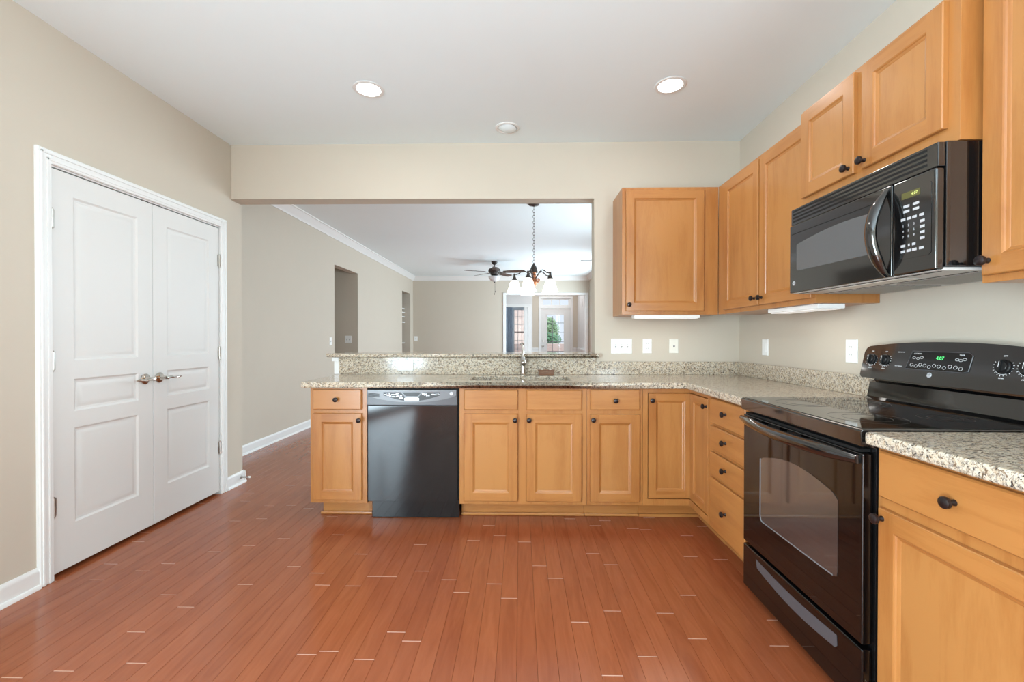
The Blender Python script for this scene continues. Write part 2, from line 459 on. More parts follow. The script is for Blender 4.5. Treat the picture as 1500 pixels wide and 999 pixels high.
struct('door_5', pf, 'trim', 'white patio door frame on the left wall behind the viewpoint', 'door')
struct('ceiling', B().box(XV, XR+.15, YN, YB, HC, HC+.12), 'ceil', 'flat white kitchen ceiling', 'ceiling')

# ------------------------------------------------------------------ shell: living room, halls, foyer
lw = B(); t = .13
for y0, y1, z0, z1 in ((.74, 3.80, 0, HV), (4.76, 7.63, 0, HV), (8.40, YV, 0, HV), (3.80, 4.76, 2.335, HV), (7.63, 8.40, 2.35, HV)):
    lw.box(XV-t, XV, y0, y1, z0, z1)
struct('wall_living_left', lw, 'wall', 'greige left wall of the living room with two cased-free openings', 'wall')
hw = B(); hw.box(-5.6, XV-t, 4.76, 4.88, 0, HV); hw.box(-5.6, XV-t, 3.68, 3.80, 0, HV); hw.box(-5.72, -5.6, 3.68, 4.88, 0, HV)
struct('wall_hallway', hw, 'wall', 'shaded greige hallway wall seen through the left opening', 'wall')
cw = B(); cw.box(-5.0, XV-t, 8.40, 8.52, 0, HV); cw.box(-5.0, XV-t, 7.51, 7.63, 0, HV); cw.box(-5.12, -5.0, 7.51, 8.52, 0, HV)
struct('wall_closet', cw, 'wall', 'greige wall inside the narrow far left opening', 'wall')
struct('ceiling_living', B().box(-5.72, XVR+.15, YB2, YV+.12, HV, HV+.12), 'ceil', 'flat white living room ceiling beyond the header', 'ceiling')
ow = B(); OL, OR, OT = -1.530, .635, 2.372
ow.box(XV-t, OL, YV, YV+.12, 0, HV); ow.box(OL, OR, YV, YV+.12, OT, HV); ow.box(OR, XVR+.15, YV, YV+.12, 0, HV)
struct('wall_living_far', ow, 'wall', 'greige far wall of the living room with the foyer opening', 'wall')
rw = B()
for y0, y1, z0, z1 in ((YB2, 1.4, 0, HV), (1.4, 3.8, 0, .5), (1.4, 3.8, 2.4, HV), (3.8, 5.7, 0, HV), (5.7, 8.1, 0, .12), (5.7, 8.1, 2.45, HV), (8.1, YV, 0, HV)):
    rw.box(XVR, XVR+.15, y0, y1, z0, z1)
struct('wall_living_right', rw, 'wall', 'greige right wall of the living room with tall windows', 'wall')
wn = B()
for y0, y1, z0, z1 in ((5.7, 8.1, .12, 2.45), (1.4, 3.8, .5, 2.4)):
    wn.box(XVR-.02, XVR+.06, y0-.08, y0, z0-.08, z1+.08); wn.box(XVR-.02, XVR+.06, y1, y1+.08, z0-.08, z1+.08)
    wn.box(XVR-.02, XVR+.06, y0, y1, z1, z1+.08); wn.box(XVR-.02, XVR+.06, y0, y1, z0-.08, z0); wn.box(XVR+.02, XVR+.06, (y0+y1)/2-.03, (y0+y1)/2+.03, z0, z1)
struct('window_2', wn, 'trim', 'white tall window casing on the right living room wall', 'window')
# cased opening
co = B(); cwid = .07
co.box(OL-.005, OL+.036, YV-.012, YV+.135, 0, OT); co.box(OR-.044, OR+.005, YV-.012, YV+.135, 0, OT); co.box(OL, OR, YV-.012, YV+.135, OT-.03, OT+.005)
co.box(OL-.036, OL+.034, YV-.022, YV+.001, 0, OT+.028, .004); co.box(OR-.03, OR+.046, YV-.022, YV+.001, 0, OT+.028, .004); co.box(OL-.036, OR+.046, YV-.024, YV+.001, OT-.03, OT+.028, .004)
struct('trim_1', co, 'trim', 'white casing round the wide foyer opening', 'trim')
# foyer
YF = 10.5; YW = 12.2
fw = B()
DL, DR = -.493, .42
fw.box(-.88, DL-.03, YF, YF+.14, 0, HV); fw.box(DR+.03, .75, YF, YF+.14, 0, HV); fw.box(DL-.03, DR+.03, YF, YF+.14, 2.45, HV)
struct('wall_foyer', fw, 'wall', 'greige foyer wall round the front door', 'wall')
fr = B(); fr.box(.625, .75, YV+.12, YF, 0, HV)
struct('wall_foyer_right', fr, 'wallgrey', 'bright white right wall of the foyer', 'wall')
fwl = B(); YS = 9.9; SL, SR, SZ = -1.56, -.985, 2.11
fwl.box(SR, -.76, YS, YS+.12, 0, HV); fwl.box(-1.9, SR, YS, YS+.12, SZ, HV); fwl.box(-.88, -.76, YS+.12, YF, 0, HV)
fwl.box(-2.0, -1.9, YV+.12, YS+.12, 0, HV); fwl.box(-1.9, SL, YS, YS+.12, 0, SZ)
struct('wall_foyer_left', fwl, 'wallgrey', 'pale grey foyer wall over the study doorway', 'wall')
struct('ceiling_foyer', B().box(-2.6, .9, YV+.12, YF+.2, HV, HV+.12).box(-2.72, -.74, YF+.2, YW+.14, HV, HV+.12), 'ceil', 'white foyer ceiling', 'ceiling')
sc_ = B()
sc_.box(SR, SR+.09, YS-.008, YS+.001, 0, SZ, .002); sc_.box(SR+.095, SR+.19, YS-.024, YS+.001, 0, SZ, .006); sc_.box(SL-.07, SR+.19, YS-.022, YS+.001, SZ, SZ+.07, .004); sc_.box(SR-.02, SR+.001, YS, YS+.12, 0, SZ)
struct('trim_2', sc_, 'trim', 'white casing round the dark study doorway', 'trim')
wc = B(); wc.box(-.76, DL-.07, YF-.015, YF, 0, .86); wc.box(-.76, DL-.07, YF-.035, YF, .86, .91, .006); wc.box(DR+.07, .625, YF-.015, YF, 0, .86); wc.box(DR+.07, .625, YF-.035, YF, .86, .91, .006); wc.box(.6, .625, YV+.14, YF, 0, .86); wc.box(.585, .625, YV+.14, YF, .86, .91, .006)
struct('trim_3', wc, 'trim', 'white wainscot with chair rail beside the front door', 'trim')
# study beyond
sw = B(); sw.box(-2.7, -2.6, YS+.12, YW+.12, 0, HV); sw.box(-.88, -.76, YF+.14, YW+.12, 0, HV)
WX0, WX1, WZ0, WZ1 = -1.33, -.93, .55, 2.2
sw.box(-2.6, WX0, YW, YW+.12, 0, HV); sw.box(WX1, -.88, YW, YW+.12, 0, HV); sw.box(WX0, WX1, YW, YW+.12, 0, WZ0); sw.box(WX0, WX1, YW, YW+.12, WZ1, HV)
struct('wall_study', sw, 'slate', 'slate blue study wall seen through the foyer doorway', 'wall')
w3 = tag(bpy.data.objects.new('window_3', None), 'study window with white muntins and dark sash rail', 'window', kind='structure'); C.objects.link(w3); w3.location = (-1.13, YW, WZ0)
b = B(); b.box(WX0-.09, WX0+.01, YW-.03, YW+.1, WZ0-.05, WZ1+.07); b.box(WX1-.03, WX1+.04, YW-.03, YW+.1, WZ0-.05, WZ1+.07); b.box(WX0, WX1, YW-.03, YW+.1, WZ1-.03, WZ1+.07); b.box(WX0, WX1, YW-.05, YW+.1, WZ0-.05, WZ0+.02)
obj('window_frame', b, 'trim', w3)
b = B()
for i in (1, 2): b.box(WX0+(WX1-WX0)*i/3-.008, WX0+(WX1-WX0)*i/3+.008, YW+.03, YW+.05, WZ0, WZ1)
for z in (.83, 1.12, 1.68, 1.94): b.box(WX0, WX1, YW+.03, YW+.05, z-.008, z+.008)
obj('muntins', b, 'trim', w3)
obj('sash_rail', B().box(WX0, WX1, YW+.02, YW+.06, 1.38, 1.43), 'darkmat', w3)
obj('pane', B().box(WX0, WX1, YW+.062, YW+.066, WZ0, WZ1), 'glass', w3)

# crown moulding, baseboards
def crown(name, p0, p1, inward, label):
    b = B(); p0 = Vector(p0); p1 = Vector(p1); n = Vector(inward)
    pr = [(0, 0), (0, -.105), (.012, -.105), (.016, -.092), (.03, -.07), (.06, -.035), (.075, -.018), (.09, -.014), (.09, 0)]
    b.prism([p0+n*a+Vector((0, 0, h)) for a, h in pr], p1-p0)
    struct(name, b, 'trim', label, 'trim', sharp=20)
crown('trim_4', (XV, .74, HV), (XV, YV, HV), (1, 0, 0), 'white crown moulding along the left living room wall')
crown('trim_5', (XV, YV, HV), (XVR, YV, HV), (0, -1, 0), 'white crown moulding along the far living room wall')
crown('trim_6', (XVR, YB2, HV), (XVR, YV, HV), (-1, 0, 0), 'white crown moulding along the right living room wall')
def base(b, p0, p1, inward):
    p0 = Vector(p0); p1 = Vector(p1); n = Vector(inward)
    pr = [(0, 0), (.026, 0), (.026, .008), (.02, .018), (.014, .02), (.014, .078), (.009, .09), (.005, .1), (0, .1)]
    b.prism([p0+n*a+Vector((0, 0, h)) for a, h in pr], p1-p0)
b = B(); base(b, (XL, -3.49, 0), (XL, -.818, 0), (1, 0, 0)); base(b, (XL, .532, 0), (XL, .755, 0), (1, 0, 0)); base(b, (XV, .74, 0), (XL+.02, .74, 0), (0, 1, 0))
struct('baseboard_left', b, 'trim', 'white baseboard on the left kitchen wall', 'baseboard')
b = B(); base(b, (XV, .74, 0), (XV, 3.8, 0), (1, 0, 0)); base(b, (XV, 4.76, 0), (XV, 7.63, 0), (1, 0, 0)); base(b, (XV, YV, 0), (OL-.04, YV, 0), (0, -1, 0))
struct('baseboard_living', b, 'trim', 'white baseboard along the living room walls beyond the peninsula', 'baseboard')

# ------------------------------------------------------------------ closet doors
cs = B(); ca, cb_, ch = -.818, .532, 2.128
def casing_bar(b, P, a0, a1, z0, z1):
    b.front(P, a0, a1, z0, z1, 0, .018, e=.004)
Pl = PL(XL)
casing_bar(cs, Pl, ca, -.752, 0, ch); casing_bar(cs, Pl, .468, cb_, 0, ch); casing_bar(cs, Pl, -.752, .468, 2.062, ch)
for i0, w in ((.012, .023), (.040, .021)):      # raised beads of the profile
    casing_b = cs
    cs.box(XL, XL+w, ca+i0, ca+i0+.012, 0, ch-i0, .003); cs.box(XL, XL+w, cb_-i0-.012, cb_-i0, 0, ch-i0, .003); cs.box(XL, XL+w, ca+i0, cb_-i0, ch-i0-.012, ch-i0, .003)
cs.box(XL-.12, XL-.002, -.757, -.744, 0, 2.07); cs.box(XL-.12, XL-.002, .466, .477, 0, 2.07); cs.box(XL-.12, XL-.002, -.757, .477, 2.056, 2.07)
struct('trim_7', cs, 'trim', 'white moulded casing round the double closet doors', 'trim')
RP = [(.010, -.007), (.020, -.009), (.030, -.007), (.048, -.001)]
def closet_leaf(name, y0, y1, hy, lever_dir, hinge_y, label):
    d = thing(name, label, 'door', (XL, (y0+y1)/2, .02), kind='structure')
    P = PL(XL-.036); ins = .107
    pan = [(y0+ins, y1-ins, a, c) for a, c in ((.245, .738), (.823, .992), (1.088, 1.935))]
    obj('door_leaf', B().front(P, y0, y1, .022, 2.05, 0, .034, pan, RP, e=.002), 'door', d, sharp=20)
    h = obj('door_handle', B().lathe([(.0, 0), (.032, .0), (.033, .006), (.026, .012), (.016, .016), (.012, .03), (.011, .062), (0, .064)], (XL-.001, hy, .951), (1, 0, 0), 24), 'chrome', d)
    L = lever_dir; px = XL+.055
    lev = B().tube([(px, hy-L*.012, .951), (px, hy, .951), (px+.004, hy+L*.03, .953), (px+.006, hy+L*.05, .947), (px+.004, hy+L*.075, .949), (px, hy+L*.10, .952), (px-.002, hy+L*.118, .951)],
                   [.009, .011, .008, .0055, .0085, .008, .004], 12)
    obj('lever', lev, 'chrome', h)
    for z in (1.80, 1.09, .36):
        hb = B().tube([(XL+.004, hinge_y, z-.045), (XL+.004, hinge_y, z+.045)], .0075, 10)
        for k in (-.052, .045): hb.lathe([(0, 0), (.005, 0), (.005, .007), (0, .007)], (XL+.004, hinge_y, z+k), (0, 0, 1), 8)
        hb.box(XL-.003, XL+.0008, hinge_y-.016, hinge_y+.016, z-.045, z+.045)
        obj('hinge', hb, 'hinge', d)
closet_leaf('door_1', -.741, -.144, -.205, -1, -.7425, 'left leaf of the white double closet doors')
closet_leaf('door_2', -.140, .463, -.098, 1, .4645, 'right leaf of the white double closet doors')
cat = B()
for y in (-.19, -.1): cat.box(XL-.03, XL-.006, y-.022, y+.022, 2.046, 2.056)
struct('trim_8', cat, 'fanbr', 'small dark ball catches at the top of the closet doors', 'catch')
# door stop on the baseboard end
ds = thing('door_stop', 'small white spring door stop on baseboard end by the closet', 'door stop', (XL+.015, .70, .055))
sp_ = [(XL+.02+.055*i/60, .70+.006*math.cos(i*.9), .055+.006*math.sin(i*.9)) for i in range(61)]
obj('spring', B().tube(sp_, .0016, 6), 'hinge', ds)
obj('mount', B().lathe([(0, 0), (.013, 0), (.012, .006), (.007, .01), (0, .01)], (XL+.0135, .70, .055), (1, 0, 0), 12), 'hinge', ds)
obj('tip', B().lathe([(0, 0), (.009, .001), (.009, .012), (.005, .016), (0, .016)], (XL+.075, .70, .055), (1, 0, 0), 12), 'plate', ds)

# ------------------------------------------------------------------ cabinets
SHK = [(.004, -.002), (.007, -.006), (.013, -.008), (.016, -.010)]
def knob(parent, p, axis, r=.0158):
    prof = [(.006, -.001), (.0085, 0), (.0075, .004), (.0055, .008), (.0055, .013), (.009, .017), (r*.93, .019), (r, .023), (r*.93, .028), (r*.6, .0315), (0, .0325)]
    return obj('knob', B().lathe(prof, p, axis, 20), 'bronze', parent)
def cdoor(parent, P, axis, a0, a1, z0, z1, w1, kn=None, st=.056, w0=.0005, name='door', label=None):
    d = obj(name, B().front(P, a0, a1, z0, z1, w0, w1, [(a0+st, a1-st, z0+st, z1-st)], SHK, e=.003, mh=1, mp=2), ['wood', 'woodh', 'woodp'], parent, sharp=25)
    if kn: knob(d, P(kn[0], kn[1], w1), axis)
    return d
def cdrawer(parent, P, axis, a0, a1, z0, z1, w1, kn=None, name='drawer', w0=.0005):
    d = obj(name, B().front(P, a0, a1, z0, z1, w0, w1, e=.005), 'woodh', parent, sharp=25)
    if kn: knob(d, P(kn[0], kn[1], w1), axis)
    return d
NB, NR = (0, -1, 0), (-1, 0, 0)
Pb, Pr = PB(0), PR(0)
G = .0008
def base_body(t, a0, a1, run, toe=(None, None)):
    """carcass with face frame, recessed toe kick and shoe moulding"""
    def bx(b, a0, a1, d0, d1, z0, z1, bev=0):
        if run == 'b': b.box(a0, a1, d0, d1, z0, z1, bev)
        else: b.box(d0, d1, a0, a1, z0, z1, bev)
    b = B(); bx(b, a0+G, a1-G, 0, .60, .114, CT0-.001, .0015)
    obj('body', b, 'wood', t)
    k0 = a0 if toe[0] is None else toe[0]; k1 = a1 if toe[1] is None else toe[1]
    k = B(); bx(k, k0+G, k1-G, .112, .125, .001, .1135)
    kk = obj('toe_kick', k, 'woodh', t)
    k = B(); bx(k, k0-.012 if toe[0] is not None else k0+G, k1+(.0 if toe[1] is None else 0)-G, .094, .111, .0005, .019, .005)
    obj('shoe_molding', k, 'woodh', kk)

xA, xB, xC_, xD = -2.493, -2.113, -1.504, -.668
xE, xF_ = -.305, 0.0
# 1 left end
t = thing('base_cabinet', 'narrow maple base cabinet at the left end beside the dishwasher', 'cabinet', ((xA+xB)/2, .3, 0))
base_body(t, xA, xB, 'b', (xA+.035, None))
cdrawer(t, Pb, NB, -2.468, -2.146, .735, .866, .019, (-2.31, .802))
cdoor(t, Pb, NB, -2.468, -2.146, .138, .71, .019, (-2.158, .667))
# 2 sink base
t = thing('sink_base_cabinet', 'wide maple sink base cabinet with two doors and two false fronts', 'cabinet', ((xC_+xD)/2, .3, 0))
b = B()
# hollow carcass so that the sink bowl can hang in it
b.box(xC_+G, xC_+.02, .02, .60, .114, CT0-.001); b.box(xD-.02, xD-G, .02, .60, .114, CT0-.001); b.box(xC_+.02, xD-.02, .02, .59, .114, .132); b.box(xC_+.02, xD-.02, .588, .60, .132, CT0-.001)
for a0, a1, z0, z1 in ((xC_+G, -1.46, .114, CT0-.001), (-1.14, -1.042, .114, CT0-.001), (-.712, xD-G, .114, CT0-.001), (-1.46, -1.14, .114, .15), (-1.042, -.712, .114, .15),
                       (-1.46, -1.14, .70, .745), (-1.042, -.712, .70, .745), (-1.46, -1.14, .86, CT0-.001), (-1.042, -.712, .86, CT0-.001)):
    b.box(a0, a1, 0, .02, z0, z1)
obj('body', b, 'wood', t)
kk = obj('toe_kick', B().box(xC_+G, xD-G, .112, .125, .001, .1135), 'woodh', t)
obj('shoe_molding', B().box(xC_+G, xD-G, .094, .111, .0005, .019, .005), 'woodh', kk)
for a0, a1, kx in ((-1.471, -1.121, -1.137), (-1.062, -.703, -1.046)):
    cdrawer(t, Pb, NB, a0, a1, .736, .867, .019, name='false_front')
    cdoor(t, Pb, NB, a0, a1, .138, .71, .019, (kx, .672))
# 3 narrow base
t = thing('base_cabinet', 'narrow maple base cabinet right of the sink base, knob at upper left', 'cabinet', ((xD+xE)/2, .3, 0))
base_body(t, xD, xE, 'b')
cdrawer(t, Pb, NB, -.646, -.327, .738, .87, .019, (-.487, .80))
cdoor(t, Pb, NB, -.646, -.327, .139, .709, .019, (-.631, .675))
# 4 corner cabinet with a two-leaf folding door
yc0 = -.300
t = thing('corner_base_cabinet', 'maple inside-corner base cabinet with folding two-leaf door', 'cabinet', (.15, .15, 0))
b = B()
L_ = [(xE+G, .02), (xE+G, .6), (.6, .6), (.6, yc0+G), (.02, yc0+G), (.02, .02)]
b.prism([(x_, y_, .114) for x_, y_ in L_], (0, 0, CT0-.001-.114))
b.box(xE+G, -.272, 0, .021, .114, CT0-.001); b.box(0, .021, yc0+G, -.274, .114, CT0-.001)
b.box(-.272, .0, 0, .021, .853, CT0-.001); b.box(-.272, .0, 0, .021, .114, .155); b.box(0, .021, -.274, .021, .853, CT0-.001); b.box(0, .021, -.274, .021, .114, .155)
obj('body', b, 'wood', t)
b = B(); b.prism([(xE+G, .112, .001), (.112, .112, .001), (.112, yc0+G, .001), (.125, yc0+G, .001), (.125, .125, .001), (xE+G, .125, .001)], (0, 0, .1125))
kk = obj('toe_kick', b, 'woodh', t)
b = B(); b.prism([(xE+G, .094, .0005), (.094, .094, .0005), (.094, yc0+G, .0005), (.111, yc0+G, .0005), (.111, .111, .0005), (xE+G, .111, .0005)], (0, 0, .018))
obj('shoe_molding', b, 'woodh', kk)
ST = .05
for nm, P, ax, a0, a1, kp in (('door', PB(.0195), NB, -.2665, .0185, (-.247, .80)), ('door', PR(.0195), NR, -.2685, -.0005, (-.252, .80))):
    cdoor(t, P, ax, a0, a1, .159, .846, .0185, kp, st=.048, w0=.0)
# 5 four-drawer base
yd0, yd1 = -.752, yc0
t = thing('drawer_base_cabinet', 'maple base cabinet of four stacked drawers left of the range', 'cabinet', (.3, (yd0+yd1)/2, 0))
base_body(t, yd0, yd1, 'r')
for z0, z1, kz in ((.722, .866, .80), (.576, .708, .648), (.432, .560, .50), (.136, .414, .272)):
    cdrawer(t, Pr, NR, -.738, -.345, z0, z1, .019, (-.54, kz))
# 6 near base
yn0, yn1 = -2.42, -1.502
t = thing('base_cabinet', 'near maple base cabinet right of the range with oval dark knobs', 'cabinet', (.3, (yn0+yn1)/2, 0))
base_body(t, yn0, yn1, 'r')
cdrawer(t, Pr, NR, -1.985, -1.524, .727, .866, .019, (-1.758, .795))
cdoor(t, Pr, NR, -1.985, -1.524, .138, .694, .019, (-1.540, .665))
cdrawer(t, Pr, NR, -2.40, -2.02, .727, .866, .019, (-2.2, .795))
cdoor(t, Pr, NR, -2.40, -2.02, .138, .694, .019, (-2.385, .665))

# upper cabinets
def upper(name, label, loc, run, a0, a1, d0, d1, z0, z1, doors, w=.019):
    t = thing(name, label, 'cabinet', loc)
    b = B()
    if run == 'b': b.box(a0+G, a1-G, d0, d1, z0, z1, .0015)
    else: b.box(d0, d1, a0+G, a1-G, z0, z1, .0015)
    obj('body', b, 'wood', t)
    P, ax = (PB(d0), NB) if run == 'b' else (PR(d0), NR)
    for (p, q, u0, u1, kn) in doors: cdoor(t, P, ax, p, q, u0, u1, w, kn)
    return t
YU, XU = .291, .311
UZ0, UZ1 = 1.373, 2.283
upper('wall_cabinet', 'maple wall cabinet with one door on the back wall', (-.03, .45, UZ0), 'b', -.375, XU-.001, YU, YB-.002, UZ0, UZ1, [(-.349, .204, 1.400, 2.258, (-.331, 1.443))])
upper('wall_cabinet', 'two-door maple wall cabinet on the right wall before the microwave', (.46, -.22, UZ0), 'r', -.7435, YU-.001, XU, XR-.002, UZ0, UZ1,
      [(-.262, .178, 1.400, 2.258, (-.228, 1.443)), (-.735, -.278, 1.400, 2.258, (-.307, 1.441))])
XO = .246
upper('wall_cabinet', 'short two-door maple cabinet above the black microwave', (.43, -1.12, 1.815), 'r', -1.497, -.7455, XO, XR-.002, 1.815, UZ1,
      [(-1.087, -.757, 1.866, 2.266, (-1.062, 1.893)), (-1.458, -1.127, 1.866, 2.266, (-1.145, 1.893))])
upper('wall_cabinet', 'near maple wall cabinet right of the microwave', (.46, -1.95, UZ0), 'r', -2.41, -1.499, XU, XR-.002, UZ0, UZ1,
      [(-1.95, -1.514, 1.395, 2.258, (-1.534, 1.437)), (-2.40, -1.965, 1.395, 2.258, (-2.38, 1.437))])
# under-cabinet lights
def ucl(label, x0, x1, y0, y1):
    t = thing('under_cabinet_light', label, 'light', ((x0+x1)/2, (y0+y1)/2, UZ0-.026))
    obj('housing', B().box(x0, x1, y0, y1, UZ0-.024, UZ0-.0005, .004), 'plate', t)
    m = .012
    obj('diffuser', B().box(x0+m, x1-m, y0+m, y1-m, UZ0-.0275, UZ0-.0235, .001), 'strip', t)
    area('strip_fill', ((x0+x1)/2, (y0+y1)/2, UZ0-.029), (0, 0, -1), x1-x0-2*m, y1-y0-2*m, .55, (1, .96, .9)).rotation_euler = (0, 0, 0)  # fill added to brighten the wall below; that the strips are on is assumed
ucl('white strip light under the back wall cabinet', -.285, .185, YU+.006, YU+.085)
ucl('white strip light under the two-door right wall cabinet', XU+.02, XU+.15, -.73, -.30)

# ------------------------------------------------------------------ countertops
SX0, SX1, SY0, SY1 = -1.452, -.757, .095, .445
xs = [-2.535, SX0, SX1, -.04, XR-.001]; ys = [-.7525, -.04, SY0, SY1, YB-.001]
def ins(x_, y_):
    if SX0 < x_ < SX1 and SY0 < y_ < SY1: return False
    return y_ > -.04 or x_ > -.04
tag(obj('countertop', B().slab(xs, ys, ins, CT0, CT1, .009), 'granite'), 'L-shaped speckled granite countertop with sink cutout', 'countertop')
tag(obj('countertop', B().slab([-.04, XR-.001], [-2.42, -1.503], lambda a, c: True, CT0, CT1, .009), 'granite'), 'near granite countertop right of the black range', 'countertop')
tag(obj('backsplash', B().box(JX+.005, XR-.021, YB-.021, YB-.0005, CT1+.0003, 1.0205, .002), 'granite'), 'low granite backsplash strip on the back wall under the switches', 'backsplash')
tag(obj('backsplash', B().box(XR-.0205, XR-.0005, -.7525, YB-.0005, CT1+.0003, 1.0205, .002), 'granite'), 'low granite backsplash strip on the right wall beside the range', 'backsplash')
tag(obj('backsplash', B().box(-2.545, JX+.0045, YB-.021, YB-.0005, CT1+.0003, 1.0525, .0015), 'granite'), 'granite backsplash facing below the raised bar behind the sink', 'backsplash')
b = B(); b.box(-2.545, JX-.001, YB, YB2, 0, 1.052)
struct('wall_peninsula', b, 'wall', 'low half wall carrying the raised granite bar', 'wall')
b = B(); b.box(-2.585, -2.5455, YB-.02, YB2+.01, CT1+.001, 1.052, .002); b.box(-2.585, -2.5455, YB+.001, YB2+.01, 0, CT1); b.box(-2.60, -2.5455, YB-.03, YB2+.02, 1.02, 1.0525, .003)
struct('trim_9', b, 'trim', 'white end cap of the half wall under the bar', 'trim')
b = B(); b.slab([-2.63, JX-.001, JX+.03], [.545, YB-.002, YB2+.002, .99], lambda a, c: (a < JX) or c < YB, 1.0532, 1.083, .009)
tag(obj('bar_top', b, 'granite'), 'raised granite bar ledge across the pass-through', 'countertop')

# sink
t = thing('sink', 'undermount stainless steel sink in the granite counter', 'sink', ((SX0+SX1)/2, .27, .70))
b = B()
def tub(b, x0, x1, y0, y1, zt, zb, th=.004):
    o_, i_ = [], []
    for (ox, oz) in ((0, zt), (.012, zb+.02), (.03, zb)):
        o_.append([(x0+ox, y0+ox, oz), (x1-ox, y0+ox, oz), (x1-ox, y1-ox, oz), (x0+ox, y1-ox, oz)])
    for a, c in zip(o_, o_[1:]):
        for i in range(4): b.poly([a[i], a[(i+1) % 4], c[(i+1) % 4], c[i]])
    b.poly(o_[-1])
tub(b, SX0-.006, -1.115, SY0-.006, SY1+.006, CT0-.002, .70); tub(b, -1.095, SX1+.006, SY0-.006, SY1+.006, CT0-.002, .70)
b.box(-1.117, -1.093, SY0-.006, SY1+.006, .862, CT0-.003, .002)
obj('bowl', b, 'steel', t)
for x_ in (-1.285, -.93): obj('drain', B().lathe([(0, .006), (.03, .006), (.042, .003), (.042, 0), (0, 0)], (x_, .27, .7005), (0, 0, 1), 20), 'chrome', t)
# faucet
fx, fy = -1.083, .525
t = thing('faucet', 'polished pull-out kitchen faucet behind the sink', 'faucet', (fx, fy, CT1))
obj('base', B().lathe([(0, 0), (.027, 0), (.027, .006), (.021, .012), (.0185, .02), (.017, .06), (.0175, .10), (.021, .115), (.019, .135), (.013, .15), (0, .152)], (fx, fy, CT1+.0005), (0, 0, 1), 24), 'chrome', t)
sp = obj('spout', B().tube([(fx, fy, CT1+.105), (fx, fy-.03, CT1+.118), (fx, fy-.07, CT1+.132), (fx, fy-.11, CT1+.138), (fx, fy-.15, CT1+.130), (fx, fy-.18, CT1+.112)], [.016, .0165, .0155, .0155, .018, .020], 16), 'chrome', t)
obj('spray_head', B().lathe([(.019, 0), (.021, .012), (.021, .028), (.016, .034), (0, .034)], (fx, fy-.178, CT1+.116), (0, -.75, -.66), 18), 'chrome', sp)
h = obj('handle', B().tube([(fx, fy, CT1+.148), (fx+.004, fy+.004, CT1+.18), (fx-.002, fy+.012, CT1+.215), (fx-.006, fy+.02, CT1+.24)], [.011, .008, .0065, .007], 12), 'chrome', t)
obj('handle_tip', B().tube([(fx-.022, fy+.02, CT1+.241), (fx-.006, fy+.02, CT1+.243), (fx+.010, fy+.02, CT1+.241)], [.005, .009, .005], 10), 'chrome', h)
# brown block
t = thing('soap_box', 'small brown box on counter right of the faucet', 'box', (-.905, .515, CT1))
obj('box', B().box(-.965, -.845, .49, .545, CT1+.0005, CT1+.034, .004), 'brown', t)
obj('lid', B().box(-.968, -.842, .487, .548, CT1+.0345, CT1+.042, .002), 'brown', t)
for x_ in (-.935, -.872): obj('peg', B().lathe([(.0, 0), (.009, 0), (.008, .008), (0, .01)], (x_, .517, CT1+.0422), (0, 0, 1), 12), 'plateiv', t)

# ------------------------------------------------------------------ dishwasher
x0, x1 = xB+.004, xC_-.003
t = thing('dishwasher', 'black built-in dishwasher with grey curved control panel', 'dishwasher', ((x0+x1)/2, .3, 0))
obj('body', B().box(x0, x1, .0, .58, .13, .874), 'void', t)
obj('door', B().box(x0+.006, x1-.008, -.026, -.0005, .134, .764, .004), 'dwdoor', t)
cp = obj('control_panel', B().box(x0+.004, x1-.007, -.030, -.0005, .766, .868, .004), 'greyp', t)
xm = (x0+x1)/2; hwid = (x1-x0)/2-.012
pts = [(xm-hwid, 0, .866), (xm+hwid, 0, .866)] + [(xm+hwid*math.cos(PI*i/24), 0, .833-.046*math.sin(PI*i/24)**1.5) for i in range(25)]
pts = [(p[0], -.0302, p[2]) for p in pts]
obj('fascia', B().prism(pts, (0, -.010, 0), .002), 'greyl', cp)
# pocket handle, buttons, vent, badge
hp = [(-.062, .852), (.062, .852), (.038, .828), (-.038, .828)]
obj('handle_pocket', B().prism([(xm+a, -.0404, z) for a, z in hp], (0, -.0012, 0)), 'darkmat', cp)
pl = [(-.185, .853), (-.072, .853), (-.045, .822), (.045, .822), (.072, .853), (.185, .853), (.185, .832), (.10, .806), (.05, .797), (-.05, .797), (-.10, .806), (-.185, .832)]
bt = obj('button_strip', B().prism([(xm+a, -.0403, z) for a, z in pl], (0, -.0008, 0)), 'darkmat', cp)
b = B(); random.seed(3)
b.prism([(xm+a, -.0411, z) for a, z in ((-.048, .8), (.048, .8), (.048, .815), (.03, .822), (-.03, .822), (-.048, .815))], (0, -.0015, 0))
for i in range(46):
    a = random.uniform(-.175, .175)
    if abs(a) < .062: continue
    lo = .834-.030*(1-(abs(a)/.185)**1.6); z = random.uniform(lo+.004, .845)
    w_ = random.uniform(.004, .012); h_ = random.uniform(.0015, .004)
    b.box(xm+a-w_, xm+a+w_, -.0424, -.0411, z-h_, z+h_)
obj('buttons', b, 'silver', bt)
text('marking', 'CLEAN', .008, (xm-.012, -.0427, .812), (1, 0, 0), (0, 0, 1), 'darkmat', bt)
b = B()
for k in range(4): b.prism([(xm-.285+.0, -.0404, .848-k*.006), (xm-.212, -.0404, .842-k*.006), (xm-.212, -.0404, .8385-k*.006), (xm-.285, -.0404, .8445-k*.006)], (0, -.001, 0))
obj('vent', b, 'void', cp)
